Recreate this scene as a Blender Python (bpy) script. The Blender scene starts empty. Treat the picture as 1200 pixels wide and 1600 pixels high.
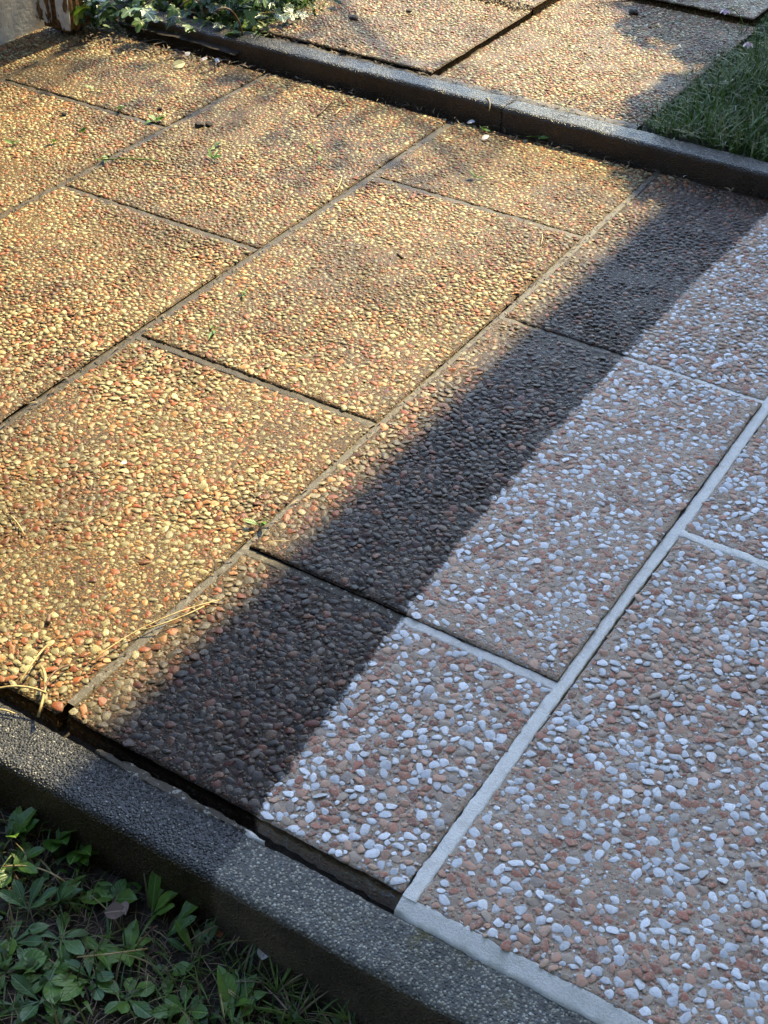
import bpy, bmesh, math, random
import numpy as np
from mathutils import Vector, Matrix, Euler

# ------------------------------------------------------------------ camera, light, exposure
scn = bpy.context.scene
col = scn.collection
rad = math.radians
CAM_H, PITCH, YAW, ROLL = 1.0112, 0.67405643, -0.5454054, 0.02054798
cd = bpy.data.cameras.new('camera'); cam = bpy.data.objects.new('camera', cd); col.objects.link(cam)
fw = Vector((math.sin(YAW)*math.cos(PITCH), math.cos(YAW)*math.cos(PITCH), -math.sin(PITCH)))
rt = Vector((math.cos(YAW), -math.sin(YAW), 0)); up = rt.cross(fw)
r2 = math.cos(ROLL)*rt + math.sin(ROLL)*up; u2 = -math.sin(ROLL)*rt + math.cos(ROLL)*up
mw = Matrix((r2, u2, -fw)).transposed().to_4x4(); mw.translation = (0, 0, CAM_H)
cam.matrix_world = mw
cd.sensor_fit = 'VERTICAL'; cd.sensor_height = 24; cd.sensor_width = 18
cd.lens = 2172.07/1600*24
cd.clip_start = 0.02; cd.clip_end = 500
scn.camera = cam
FPX = 2172.07

SUN = Vector((0.05, 0.88, 1.0)).normalized()          # towards the sun
elev = math.asin(SUN.z); azi = math.atan2(SUN.x, SUN.y)
w = bpy.data.worlds.new('World'); scn.world = w; w.use_nodes = True
nt = w.node_tree; nt.nodes.clear()
sky = nt.nodes.new('ShaderNodeTexSky'); sky.sky_type = 'NISHITA'; sky.sun_disc = False
sky.sun_elevation = elev; sky.sun_rotation = azi; sky.altitude = 200; sky.air_density = 1.0; sky.dust_density = 0.6; sky.ozone_density = 0.4
bg = nt.nodes.new('ShaderNodeBackground'); bg.inputs[1].default_value = 0.15
wo = nt.nodes.new('ShaderNodeOutputWorld')
nt.links.new(sky.outputs[0], bg.inputs[0]); nt.links.new(bg.outputs[0], wo.inputs[0])
sl = bpy.data.lights.new('sun', 'SUN'); sl.energy = 3.2; sl.angle = rad(0.53); sl.color = (1.0, 0.82, 0.46)
so = bpy.data.objects.new('sun', sl); col.objects.link(so)
so.rotation_euler = (-SUN).to_track_quat('-Z', 'Y').to_euler(); so.location = SUN*20
scn.view_settings.view_transform = 'Standard'; scn.view_settings.look = 'None'
scn.view_settings.exposure = 2.15; scn.view_settings.gamma = 1.0; scn.view_settings.use_curve_mapping = False
scn.render.engine = 'CYCLES'
scn.cycles.max_bounces = 6; scn.cycles.diffuse_bounces = 3; scn.cycles.glossy_bounces = 3

rng = np.random.default_rng(7); random.seed(7)

# ------------------------------------------------------------------ node helpers
class NT:
    def __init__(s, name):
        s.m = bpy.data.materials.new(name); s.m.use_nodes = True
        s.t = s.m.node_tree; s.t.nodes.clear()
        s.out = s.t.nodes.new('ShaderNodeOutputMaterial')
        s.b = s.t.nodes.new('ShaderNodeBsdfPrincipled')
        s.t.links.new(s.b.outputs[0], s.out.inputs[0])
        s.geo = s.t.nodes.new('ShaderNodeNewGeometry')
        s.P = s.geo.outputs['Position']
    def set(s, sock, v):
        if isinstance(v, bpy.types.NodeSocket): s.t.links.new(v, sock)
        elif isinstance(v, (tuple, list)) and len(v) == 3 and sock.type == 'RGBA': sock.default_value = (*v, 1)
        else: sock.default_value = v
    def noise(s, scale, detail=3, rough=.55, vec=None, dist=0):
        n = s.t.nodes.new('ShaderNodeTexNoise'); s.set(n.inputs['Vector'], vec or s.P)
        n.inputs['Scale'].default_value = scale; n.inputs['Detail'].default_value = detail
        n.inputs['Roughness'].default_value = rough; n.inputs['Distortion'].default_value = dist
        return n
    def vor(s, scale, feat='F1', vec=None, rnd=1):
        n = s.t.nodes.new('ShaderNodeTexVoronoi'); n.feature = feat; s.set(n.inputs['Vector'], vec or s.P)
        n.inputs['Scale'].default_value = scale; n.inputs['Randomness'].default_value = rnd
        return n
    def math(s, op, a, b=0., c=0., clamp=False):
        n = s.t.nodes.new('ShaderNodeMath'); n.operation = op; n.use_clamp = clamp
        s.set(n.inputs[0], a); s.set(n.inputs[1], b)
        if op in ('MULTIPLY_ADD', 'SMOOTH_MIN'): s.set(n.inputs[2], c)
        return n.outputs[0]
    def rng(s, v, a, b, c=0., d=1., smooth=True):
        n = s.t.nodes.new('ShaderNodeMapRange'); n.interpolation_type = 'SMOOTHSTEP' if smooth else 'LINEAR'
        s.set(n.inputs[0], v)
        for i, x in zip((1, 2, 3, 4), (a, b, c, d)): s.set(n.inputs[i], x)
        return n.outputs[0]
    def mix(s, f, a, b, mode='MIX'):
        n = s.t.nodes.new('ShaderNodeMix'); n.data_type = 'RGBA'; n.blend_type = mode
        s.set(n.inputs[0], f); s.set(n.inputs[6], a); s.set(n.inputs[7], b)
        return n.outputs[2]
    def ramp(s, f, stops, const=False):
        n = s.t.nodes.new('ShaderNodeValToRGB'); s.set(n.inputs[0], f); e = n.color_ramp.elements
        if const: n.color_ramp.interpolation = 'CONSTANT'
        while len(e) < len(stops): e.new(.5)
        for i, (p, c) in enumerate(stops): e[i].position = p; e[i].color = (*c, 1)
        return n.outputs[0]
    def attr(s, name):
        n = s.t.nodes.new('ShaderNodeAttribute'); n.attribute_name = name; return n
    def sep(s, v):
        n = s.t.nodes.new('ShaderNodeSeparateXYZ'); s.set(n.inputs[0], v); return n.outputs
    def bump(s, h, dist, strength=1., normal=None):
        n = s.t.nodes.new('ShaderNodeBump'); s.set(n.inputs['Height'], h); n.inputs['Distance'].default_value = dist
        s.set(n.inputs['Strength'], strength)
        if normal: s.t.links.new(normal, n.inputs['Normal'])
        return n.outputs[0]
    def fin(s, color=None, rough=None, normal=None, **kw):
        if color is not None: s.set(s.b.inputs['Base Color'], color)
        if rough is not None: s.set(s.b.inputs['Roughness'], rough)
        if normal is not None: s.set(s.b.inputs['Normal'], normal)
        for k, v in kw.items(): s.set(s.b.inputs[k.replace('_', ' ')], v)
        return s.m
    def wet(s):
        """1 on rain-wetted ground, 0 in the dry strip under the canopy (follows the drip line)."""
        x, y, z = s.sep(s.P)
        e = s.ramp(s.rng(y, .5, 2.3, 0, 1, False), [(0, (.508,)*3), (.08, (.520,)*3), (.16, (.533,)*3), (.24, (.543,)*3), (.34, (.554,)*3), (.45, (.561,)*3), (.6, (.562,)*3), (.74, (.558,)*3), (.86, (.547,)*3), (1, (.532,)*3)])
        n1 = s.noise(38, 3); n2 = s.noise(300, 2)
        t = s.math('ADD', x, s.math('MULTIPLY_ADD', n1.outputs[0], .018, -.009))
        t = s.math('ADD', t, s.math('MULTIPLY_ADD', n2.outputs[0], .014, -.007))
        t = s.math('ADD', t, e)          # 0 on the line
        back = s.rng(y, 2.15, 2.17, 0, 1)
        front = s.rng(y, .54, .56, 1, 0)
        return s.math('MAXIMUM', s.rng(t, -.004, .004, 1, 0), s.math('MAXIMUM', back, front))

def mat_matrix():
    n = NT('washed_concrete_binder'); wet = n.wet()
    nz = n.noise(900, 3, .7); nl = n.noise(9, 3); v = n.vor(420); v2 = n.vor(230)
    base = n.mix(n.rng(nz.outputs[0], .3, .7), (.40, .315, .225), (.57, .465, .345))
    rc = n.sep(v.outputs['Color'])[0]
    grit = n.ramp(rc, [(0, (.50, .51, .53)), (.16, (.44, .26, .2)), (.5, (.30, .17, .13)), (.62, (.36, .31, .26)), (1, (.28, .24, .2))], True)
    base = n.mix(n.rng(v.outputs['Distance'], .35, .6, .75, 0), base, grit)
    rc2 = n.sep(v2.outputs['Color'])[1]
    grit2 = n.ramp(rc2, [(0, (.58, .62, .68)), (.18, (.43, .23, .17)), (.5, (.5, .33, .26)), (.6, (.3, .26, .22))], True)
    g2m = n.math('MULTIPLY', n.rng(v2.outputs['Distance'], .3, .5, .9, 0), n.math('LESS_THAN', rc2, .6))
    base = n.mix(g2m, base, grit2)
    dry = n.mix(n.rng(nl.outputs[0], .35, .7, 0, .45), base, n.mix(.5, base, (.24, .2, .165)))
    sun_tint = n.math('MULTIPLY', n.rng(n.noise(5.5, 4, .6).outputs[0], .3, .56, .45, 1), n.rng(n.sep(n.P)[0], -.80, -.66, 1, .05))  # golden sunlight painted into the binder colour, fading out past the shadow edge
    wcol = n.mix(1.0, base, n.mix(sun_tint, (.038, .038, .042), (.12, .092, .048)), 'MULTIPLY')
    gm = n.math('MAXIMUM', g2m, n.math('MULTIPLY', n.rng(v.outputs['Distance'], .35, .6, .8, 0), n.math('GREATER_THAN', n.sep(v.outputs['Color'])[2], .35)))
    wcol = n.mix(n.math('MULTIPLY', gm, .9), wcol, n.mix(1.0, base, n.mix(sun_tint, (.22, .17, .14), (.48, .40, .18)), 'MULTIPLY'))
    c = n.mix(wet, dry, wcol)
    h = n.math('ADD', nz.outputs[0], n.math('MULTIPLY', n.rng(v2.outputs['Distance'], 0, .5, 1, 0), 1.4))
    nb = n.bump(h, .0012, .9)
    r = n.math('MULTIPLY_ADD', wet, -.38, .86)
    r = n.math('ADD', r, n.math('MULTIPLY_ADD', nl.outputs[0], .2, -.1))
    return n.fin(c, r, nb, Specular_IOR_Level=n.math('MULTIPLY_ADD', wet, -.13, .35))

def mat_pebble():
    n = NT('exposed_pebbles'); wet = n.wet()
    a = n.attr('pc'); r, g, b = n.sep(a.outputs['Color'])
    base = n.ramp(r, [(0, (.70, .75, .81)), (.11, (.84, .88, .93)), (.25, (.60, .64, .68)), (.33, (.60, .32, .22)), (.46, (.42, .145, .09)), (.60, (.64, .40, .285)), (.72, (.48, .20, .13)), (.80, (.44, .36, .29)), (.90, (.25, .105, .075)), (.96, (.33, .29, .26))], True)
    mot = n.noise(520, 3, .65)
    base = n.mix(n.rng(mot.outputs[0], .3, .75, 0, .55), base, n.mix(1., base, (1.25, 1.18, 1.12), 'MULTIPLY'))
    base = n.mix(n.math('MULTIPLY_ADD', g, .45, 0), base, n.mix(1., base, (.6, .6, .6), 'MULTIPLY'))
    raw = base
    # cement haze left on the dry stones
    hz = n.noise(170, 3, .6)
    pink = n.math('GREATER_THAN', r, .33)
    hz2 = n.noise(330, 4, .7)
    base = n.mix(n.math('MULTIPLY_ADD', pink, .16, .02), base, (.40, .30, .235))
    edge = n.math('MULTIPLY', n.rng(hz2.outputs[0], .50, .58), n.math('MULTIPLY_ADD', pink, .45, .25))
    base = n.mix(edge, base, n.mix(n.rng(mot.outputs[0], .4, .6), (.42, .33, .24), (.50, .405, .305)))
    base = n.mix(n.rng(hz.outputs[0], .5, .72, 0, .35), base, (.40, .335, .27))
    sun_tint = n.math('MULTIPLY', n.rng(n.noise(5.5, 4, .6).outputs[0], .3, .56, .45, 1), n.rng(n.sep(n.P)[0], -.80, -.66, 1, .05))  # sunlit gold and darker shaded tones painted into the stones, split at the shadow edge
    sat = n.mix(1., raw, n.mix(sun_tint, (.36, .25, .18), (.82, .76, .42)), 'MULTIPLY')
    wcol = n.mix(n.math('MAXIMUM', n.math('MULTIPLY', b, .55), n.math('MULTIPLY', n.rng(b, .30, .5), n.math('MULTIPLY_ADD', sun_tint, -1.0, .93))), sat, n.mix(1., sat, (.16, .16, .17), 'MULTIPLY'))
    wcol = n.mix(n.math('MULTIPLY', n.rng(hz2.outputs[0], .50, .60), n.math('MULTIPLY_ADD', sun_tint, -.2, .75)), wcol, n.mix(sun_tint, (.022, .020, .020), (.055, .040, .022)))
    wcol = n.mix(n.math('LESS_THAN', r, .33), wcol, n.mix(1., wcol, n.mix(sun_tint, (.45, .45, .47), (.72, .66, .56)), 'MULTIPLY'))
    gr = n.math('MULTIPLY', n.math('ADD', n.rng(n.noise(4.2, 5, .62, None, .3).outputs[0], .48, .62), n.rng(n.sep(n.P)[1], .75, 1.15, .5, 0), 0., True), .62)  # grime patches with soft shade painted in, heavier on the near slabs
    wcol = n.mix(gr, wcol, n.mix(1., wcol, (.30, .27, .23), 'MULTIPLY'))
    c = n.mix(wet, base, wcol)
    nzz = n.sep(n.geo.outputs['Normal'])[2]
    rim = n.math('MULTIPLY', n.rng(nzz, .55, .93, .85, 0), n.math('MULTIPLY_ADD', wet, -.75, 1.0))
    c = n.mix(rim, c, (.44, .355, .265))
    fine = n.noise(1500, 2)
    nb = n.bump(n.math('ADD', mot.outputs[0], n.math('MULTIPLY', fine.outputs[0], .4)), .0008, .6)
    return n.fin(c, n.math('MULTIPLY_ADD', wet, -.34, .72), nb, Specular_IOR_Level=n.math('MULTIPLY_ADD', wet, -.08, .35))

def mat_mortar():
    n = NT('joint_mortar'); wet = n.wet()
    nz = n.noise(500, 4, .7); nl = n.noise(40, 4, .6); v = n.vor(260)
    dry = n.mix(n.rng(nz.outputs[0], .3, .7), (.74, .73, .67), (.88, .87, .81))
    dry = n.mix(n.rng(v.outputs['Distance'], .05, .12, .8, 0), dry, (.16, .14, .12))
    dry = n.mix(n.rng(nl.outputs[0], .5, .78, 0, .45), dry, (.42, .39, .33))
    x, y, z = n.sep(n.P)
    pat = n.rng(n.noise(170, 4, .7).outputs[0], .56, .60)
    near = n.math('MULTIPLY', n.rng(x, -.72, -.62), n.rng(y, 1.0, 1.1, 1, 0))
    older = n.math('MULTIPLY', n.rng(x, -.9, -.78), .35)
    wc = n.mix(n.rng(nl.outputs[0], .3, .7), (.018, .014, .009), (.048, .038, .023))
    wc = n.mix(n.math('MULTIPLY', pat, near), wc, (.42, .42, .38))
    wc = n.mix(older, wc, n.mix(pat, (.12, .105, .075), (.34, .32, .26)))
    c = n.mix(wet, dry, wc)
    nb = n.bump(n.math('ADD', nz.outputs[0], nl.outputs[0]), .0016, .8)
    return n.fin(c, n.math('MULTIPLY_ADD', wet, -.3, .85), nb)

def mat_kerb(name, k=1.0):
    n = NT(name); wet = n.wet()
    v = n.vor(340); v2 = n.vor(300); nl = n.noise(14, 4, .6); nz = n.noise(800, 2)
    r0 = n.sep(v.outputs['Color'])[0]
    sand = n.ramp(r0, [(0, (.12, .13, .13)), (.25, (.26, .26, .24)), (.55, (.38, .37, .31)), (.86, (.50, .49, .41)), (.97, (.64, .63, .56))], True)
    base = n.mix(n.rng(v.outputs['Distance'], .38, .62), sand, (.12*k, .12*k, .11*k))
    base = n.mix(n.rng(nl.outputs[0], .4, .7, 0, .55), base, n.mix(1., base, (.62, .63, .60), 'MULTIPLY'))
    st = n.rng(n.noise(7, 5, .7, None, .6).outputs[0], .5, .68)
    base = n.mix(n.math('MULTIPLY', st, .6), base, n.mix(1., base, (.45, .45, .42), 'MULTIPLY'))
    moss = n.math('MULTIPLY', n.rng(n.noise(26, 5, .7).outputs[0], .55, .66), n.rng(n.noise(5, 2).outputs[0], .45, .6))
    base = n.mix(n.math('MULTIPLY', moss, .75), base, (.13, .115, .04))
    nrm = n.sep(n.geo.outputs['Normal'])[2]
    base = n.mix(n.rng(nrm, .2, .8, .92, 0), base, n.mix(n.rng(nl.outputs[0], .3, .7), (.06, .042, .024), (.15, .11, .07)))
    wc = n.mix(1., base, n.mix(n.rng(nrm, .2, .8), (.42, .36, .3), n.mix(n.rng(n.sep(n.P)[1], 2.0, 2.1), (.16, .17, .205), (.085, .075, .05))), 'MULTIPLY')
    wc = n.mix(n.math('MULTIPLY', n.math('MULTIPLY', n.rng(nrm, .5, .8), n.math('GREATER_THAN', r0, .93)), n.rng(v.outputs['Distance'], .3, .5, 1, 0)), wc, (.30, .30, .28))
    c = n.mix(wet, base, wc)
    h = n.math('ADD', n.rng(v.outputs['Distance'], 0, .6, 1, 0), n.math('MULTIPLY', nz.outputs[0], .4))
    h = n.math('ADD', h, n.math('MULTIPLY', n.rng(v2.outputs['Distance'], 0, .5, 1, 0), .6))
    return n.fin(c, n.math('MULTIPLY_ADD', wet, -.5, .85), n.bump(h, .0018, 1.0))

def mat_simple(name, c1, c2, scale, rough=.8, bumpd=.001, detail=4, spec=.4):
    n = NT(name); z = n.noise(scale, detail, .65)
    return n.fin(n.mix(n.rng(z.outputs[0], .32, .68), c1, c2), rough, n.bump(n.noise(scale*3, 3, .7).outputs[0], bumpd, .8), Specular_IOR_Level=spec)

def mat_leaf(name, c1, c2, vein, rough=.4, trans=.15, spots=0.):
    n = NT(name); a = n.attr('lf'); r, g, b = n.sep(a.outputs['Color'])   # r along, g across (0.5 = midrib), b random
    z = n.noise(160, 4, .65); z2 = n.noise(40, 3)
    base = n.mix(n.rng(n.math('ADD', z2.outputs[0], n.math('MULTIPLY_ADD', b, .4, -.2)), .3, .7), c1, c2)
    base = n.mix(n.rng(z.outputs[0], .4, .7, 0, .35), base, n.mix(1., base, (1.7, 1.5, 1.3), 'MULTIPLY'))
    d = n.math('ABSOLUTE', n.math('SUBTRACT', g, .5))
    side = n.math('ABSOLUTE', n.math('SUBTRACT', n.math('FRACT', n.math('MULTIPLY', n.math('SUBTRACT', r, n.math('MULTIPLY', d, .55)), 7.)), .5))
    vm = n.math('MAXIMUM', n.rng(d, .02, .05, .9, 0), n.rng(side, .0, .07, .16, 0))
    base = n.mix(vm, base, vein)
    if spots: base = n.mix(n.rng(n.noise(330, 3).outputs[0], .62, .68, 0, spots), base, (.09, .05, .02))
    nb = n.bump(n.math('ADD', n.math('MULTIPLY', n.rng(side, 0, .4), .3), n.rng(d, 0, .12)), .0007, .6)
    n.fin(base, rough, nb, Specular_IOR_Level=.5)
    tr = n.t.nodes.new('ShaderNodeBsdfTranslucent'); n.set(tr.inputs[0], n.mix(1., base, (1.5, 1.6, .6), 'MULTIPLY'))
    ms = n.t.nodes.new('ShaderNodeMixShader'); ms.inputs[0].default_value = trans
    n.t.links.new(n.b.outputs[0], ms.inputs[1]); n.t.links.new(tr.outputs[0], ms.inputs[2]); n.t.links.new(ms.outputs[0], n.out.inputs[0])
    return n.m

def mat_attr(name, stops, rough=.7, trans=0., const=False):
    n = NT(name); r, g, b = n.sep(n.attr('pc').outputs['Color'])
    c = n.ramp(r, stops, const)
    c = n.mix(n.math('MULTIPLY', g, .7), c, n.mix(1., c, (.40, .42, .38), 'MULTIPLY'))
    n.fin(c, rough)
    if trans:
        tr = n.t.nodes.new('ShaderNodeBsdfTranslucent'); n.set(tr.inputs[0], c)
        ms = n.t.nodes.new('ShaderNodeMixShader'); ms.inputs[0].default_value = trans
        n.t.links.new(n.b.outputs[0], ms.inputs[1]); n.t.links.new(tr.outputs[0], ms.inputs[2]); n.t.links.new(ms.outputs[0], n.out.inputs[0])
    return n.m

M = {}
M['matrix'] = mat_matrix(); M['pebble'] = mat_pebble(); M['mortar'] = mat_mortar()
M['kerb'] = mat_kerb('kerb_concrete'); M['soil'] = mat_simple('dark_soil', (.012, .010, .008), (.045, .034, .024), 120, .95, .004)
M['lawn_soil'] = mat_simple('lawn_soil', (.012, .014, .006), (.035, .03, .015), 60, .95, .004)
M['dark_gap'] = mat_simple('damp_sand_bed', (.02, .016, .012), (.05, .04, .03), 200, .95, .002)
M['weed'] = mat_leaf('weed_leaf_green', (.045, .115, .014), (.10, .20, .03), (.10, .2, .07), .38, .12, .25)
M['weed2'] = mat_leaf('weed_leaf_blue_green', (.035, .09, .026), (.08, .165, .055), (.12, .2, .11), .42, .1, .15)
M['weed3'] = mat_leaf('weed_leaf_fresh', (.05, .13, .016), (.11, .21, .03), (.17, .28, .08), .4, .2, .2)
M['weedbrown'] = mat_leaf('withered_leaf', (.09, .06, .045), (.2, .15, .13), (.26, .2, .16), .6, .1, .2)
M['ivy'] = mat_leaf('ivy_leaf_dark', (.012, .035, .012), (.03, .075, .02), (.12, .17, .09), .27, .08)
M['ivy2'] = mat_leaf('ivy_leaf_light', (.05, .10, .02), (.11, .19, .045), (.2, .28, .12), .3, .2)
M['rust'] = mat_leaf('rust_leaf', (.22, .075, .02), (.34, .14, .05), (.3, .12, .05), .7, .1)
M['palel'] = mat_leaf('pale_leaf', (.42, .42, .24), (.55, .55, .36), (.6, .6, .42), .5, .2)
M['white_petal'] = mat_leaf('white_petal', (.55, .56, .6), (.7, .7, .74), (.75, .75, .78), .6, .2)
M['straw'] = mat_simple('dry_straw', (.26, .19, .075), (.50, .40, .19), 90, .55, .0004)
M['straw_dark'] = mat_simple('weathered_straw', (.15, .115, .07), (.30, .25, .17), 90, .7, .0004)
M['greenstem'] = mat_simple('green_stem', (.07, .12, .02), (.16, .24, .05), 80, .5, .0003)
M['brownstem'] = mat_simple('brown_stem', (.06, .03, .015), (.16, .09, .05), 80, .6, .0004)
M['clod'] = mat_simple('soil_clod', (.012, .011, .01), (.05, .042, .034), 300, .7, .002)
M['pink'] = mat_simple('pink_petals', (.55, .35, .42), (.75, .6, .66), 200, .6, .0004)
M['paint'] = None
M['blade'] = mat_attr('grass_blades', [(0, (.028, .075, .010)), (.4, (.065, .14, .018)), (.75, (.11, .19, .03)), (.9, (.2, .19, .07)), (1, (.34, .29, .15))], .5, .2)
M['moss'] = mat_attr('moss_tips', [(0, (.03, .035, .006)), (.5, (.075, .075, .012)), (.85, (.13, .12, .02)), (1, (.10, .06, .02))], .8, .15)
M['litter'] = mat_attr('plant_litter', [(0, (.05, .03, .018)), (.35, (.13, .085, .05)), (.7, (.28, .21, .12)), (.9, (.42, .34, .2)), (1, (.6, .58, .55))], .7, .0)

# ------------------------------------------------------------------ object helpers
def link(name, me, mat=None, parent=None, label=None, cat=None, group=None, kind=None, loc=None):
    o = bpy.data.objects.new(name, me); col.objects.link(o)
    if mat is not None and me is not None and not me.materials: me.materials.append(mat)
    if parent: o.parent = parent
    if label: o['label'] = label
    if cat: o['category'] = cat
    if group: o['group'] = group
    if kind: o['kind'] = kind
    if loc: o.location = loc
    return o
def empty(name, label=None, cat=None, group=None, kind=None, loc=(0, 0, 0)):
    o = link(name, None, label=label, cat=cat, group=group, kind=kind, loc=loc); o.empty_display_size = .05; return o
def mesh_np(name, V, F, attr=None, an='pc', smooth=True):
    """V (n,3); F list of arrays (m,k) or one array"""
    if not isinstance(F, list): F = [F]
    F = [np.asarray(f, dtype=np.int32) for f in F if len(f)]
    me = bpy.data.meshes.new(name); V = np.asarray(V, dtype=np.float32)
    nl = sum(f.size for f in F); npoly = sum(len(f) for f in F)
    me.vertices.add(len(V)); me.vertices.foreach_set('co', V.ravel())
    me.loops.add(nl); me.loops.foreach_set('vertex_index', np.concatenate([f.ravel() for f in F]))
    me.polygons.add(npoly)
    st = []; s = 0
    for f in F:
        st.append(s + np.arange(len(f))*f.shape[1]); s += f.size
    me.polygons.foreach_set('loop_start', np.concatenate(st).astype(np.int32))
    me.polygons.foreach_set('use_smooth', np.full(npoly, smooth))
    if attr is not None:
        a = me.attributes.new(an, 'FLOAT_COLOR', 'POINT')
        A = np.ones((len(V), 4), dtype=np.float32); A[:, :3] = attr; a.data.foreach_set('color', A.ravel())
    me.update(calc_edges=True); me.validate(); return me

def vnoise(x, y, s, seed=0):
    """cheap smooth 2-D noise, -1..1"""
    r = np.random.default_rng(seed); o = 0
    for k in range(5):
        a = r.uniform(0, 6.28); f = s*r.uniform(.6, 1.7); p = r.uniform(0, 6.28); q = r.uniform(0, 6.28); a2 = a + r.uniform(1, 2)
        o = o + np.sin((x*math.cos(a)+y*math.sin(a))*f + p + 1.3*np.sin((x*math.cos(a2)+y*math.sin(a2))*f*.7+q))
    return o/3.2
def heightf(x, y):
    return 0

# ------------------------------------------------------------------ PAVING
GAP = .0105
XJ = {-4: -2.356, -3: -1.958, -2: -1.558, -1: -1.1525, 0: -.755, 1: -.357, 2: .044, 3: .444}
FRONT, BACK = .634, 2.122
# rows per column (index = left joint): list of (y0, y1)
ROWS = {-4: [(.93, 1.53), (1.53, 2.11)], -3: [(.634, 1.19), (1.19, 1.797), (1.797, 2.105)],
        -2: [(.634, .912), (.912, 1.519), (1.519, 2.112)], -1: [(.634, 1.226), (1.226, 1.833), (1.833, 2.118)],
        0: [(.637, .939), (.939, 1.546), (1.546, 2.122)], 1: [(.6355, 1.237), (1.237, 1.842), (1.842, 2.135)],
        2: [(.6355, .93), (.93, 1.53), (1.53, 2.135)]}
LZ = {(0, 1): .0035, (0, 0): 0.0, (1, 0): -.0005, (-1, 1): .0008, (-1, 0): -.001, (-2, 1): .001}
def slab_mesh(x0, x1, y0, y1, z, seed, g=(GAP/2,)*4, thick=.042, step=.0085):
    x0 += g[0]; x1 -= g[1]; y0 += g[2]; y1 -= g[3]
    nx = max(8, int((x1-x0)/step)); ny = max(8, int((y1-y0)/step))
    e = .0018
    xs = np.concatenate([[x0, x0+e*.35, x0+e], np.linspace(x0+.006, x1-.006, nx), [x1-e, x1-e*.35, x1]])
    ys = np.concatenate([[y0, y0+e*.35, y0+e], np.linspace(y0+.006, y1-.006, ny), [y1-e, y1-e*.35, y1]])
    X, Y = np.meshgrid(xs, ys, indexing='ij')
    r = np.random.default_rng(seed)
    d = np.minimum(np.minimum(X-x0, x1-X), np.minimum(Y-y0, y1-Y))
    Z = z - .0022*np.clip(1-d/e, 0, 1)**1.8 + .0005*vnoise(X, Y, 60, seed) + .0006*vnoise(X, Y, 12, seed+9)
    # worn, slightly ragged edges
    rag = .0011*vnoise(X, Y, 170, seed+1) + .0008*vnoise(X, Y, 420, seed+2)
    k = np.clip(1-d/.006, 0, 1)
    sx = np.where(X-x0 < x1-X, 1, -1); sy = np.where(Y-y0 < y1-Y, 1, -1)
    ex = np.minimum(X-x0, x1-X) <= np.minimum(Y-y0, y1-Y)
    X2 = X + np.where(ex, sx*np.abs(rag)*k, 0); Y2 = Y + np.where(~ex, sy*np.abs(rag)*k, 0)
    Z -= k*np.abs(vnoise(X, Y, 90, seed+3))*.0010
    n0, n1 = X.shape
    idx = np.arange(n0*n1).reshape(n0, n1)
    V = np.stack([X2.ravel(), Y2.ravel(), Z.ravel()], 1)
    F = np.stack([idx[:-1, :-1].ravel(), idx[1:, :-1].ravel(), idx[1:, 1:].ravel(), idx[:-1, 1:].ravel()], 1)
    loop = np.concatenate([idx[:, 0], idx[-1, 1:], idx[-2::-1, -1], idx[0, -2:0:-1]])
    Vb = V[loop].copy(); Vb[:, 2] = z-thick; Vb[:, 0] += r.normal(0, .0006, len(loop)); Vb[:, 1] += r.normal(0, .0006, len(loop))
    Vm = V[loop].copy(); Vm[:, 2] = z-thick*.35; Vm[:, 0] += r.normal(0, .0009, len(loop)); Vm[:, 1] += r.normal(0, .0009, len(loop))
    b = len(V); L = len(loop); ar = np.arange(L); nx_ = (ar+1) % L
    F2 = np.stack([loop[ar], b+ar, b+nx_, loop[nx_]], 1)[:, ::-1]
    F3 = np.stack([b+ar, b+L+ar, b+L+nx_, b+nx_], 1)[:, ::-1]
    return mesh_np('paving_slab', np.concatenate([V, Vm, Vb]), [F, F2, F3]), (x0, x1, y0, y1)

# pebble templates: chipped, flattened domes
def make_templates(k, sub, cut):
    T = []
    for i in range(k):
        bm = bmesh.new(); bmesh.ops.create_icosphere(bm, subdivisions=sub, radius=1)
        r = np.random.default_rng(100+i+sub*50)
        V = np.array([v.co for v in bm.verts])
        for _ in range(8):
            a = r.uniform(0, 6.28); nz = r.uniform(-.15, .95); nrm = np.array([math.cos(a), math.sin(a), nz]); nrm /= np.linalg.norm(nrm)
            dd = V@nrm - r.uniform(.5, .88); V -= np.clip(dd, 0, None)[:, None]*nrm*.9
        for _ in range(6):          # broken sides
            a = r.uniform(0, 6.28); nrm = np.array([math.cos(a), math.sin(a), r.uniform(-.05, .25)]); dd = V@nrm - r.uniform(.45, .85); V -= np.clip(dd, 0, None)[:, None]*nrm
        V *= (1+.07*vnoise(V[:, 0]+V[:, 2], V[:, 1]*1.3, 3, i))[:, None]
        Fx = np.array([[v.index for v in f.verts] for f in bm.faces]); bm.free()
        keep = (V[Fx][:, :, 2] > cut).any(1); Fx = Fx[keep]
        u, inv = np.unique(Fx, return_inverse=True)
        T.append((V[u], inv.reshape(-1, 3)))
    return T
TN = make_templates(18, 2, -.05); TF = make_templates(10, 1, -.3)

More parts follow.
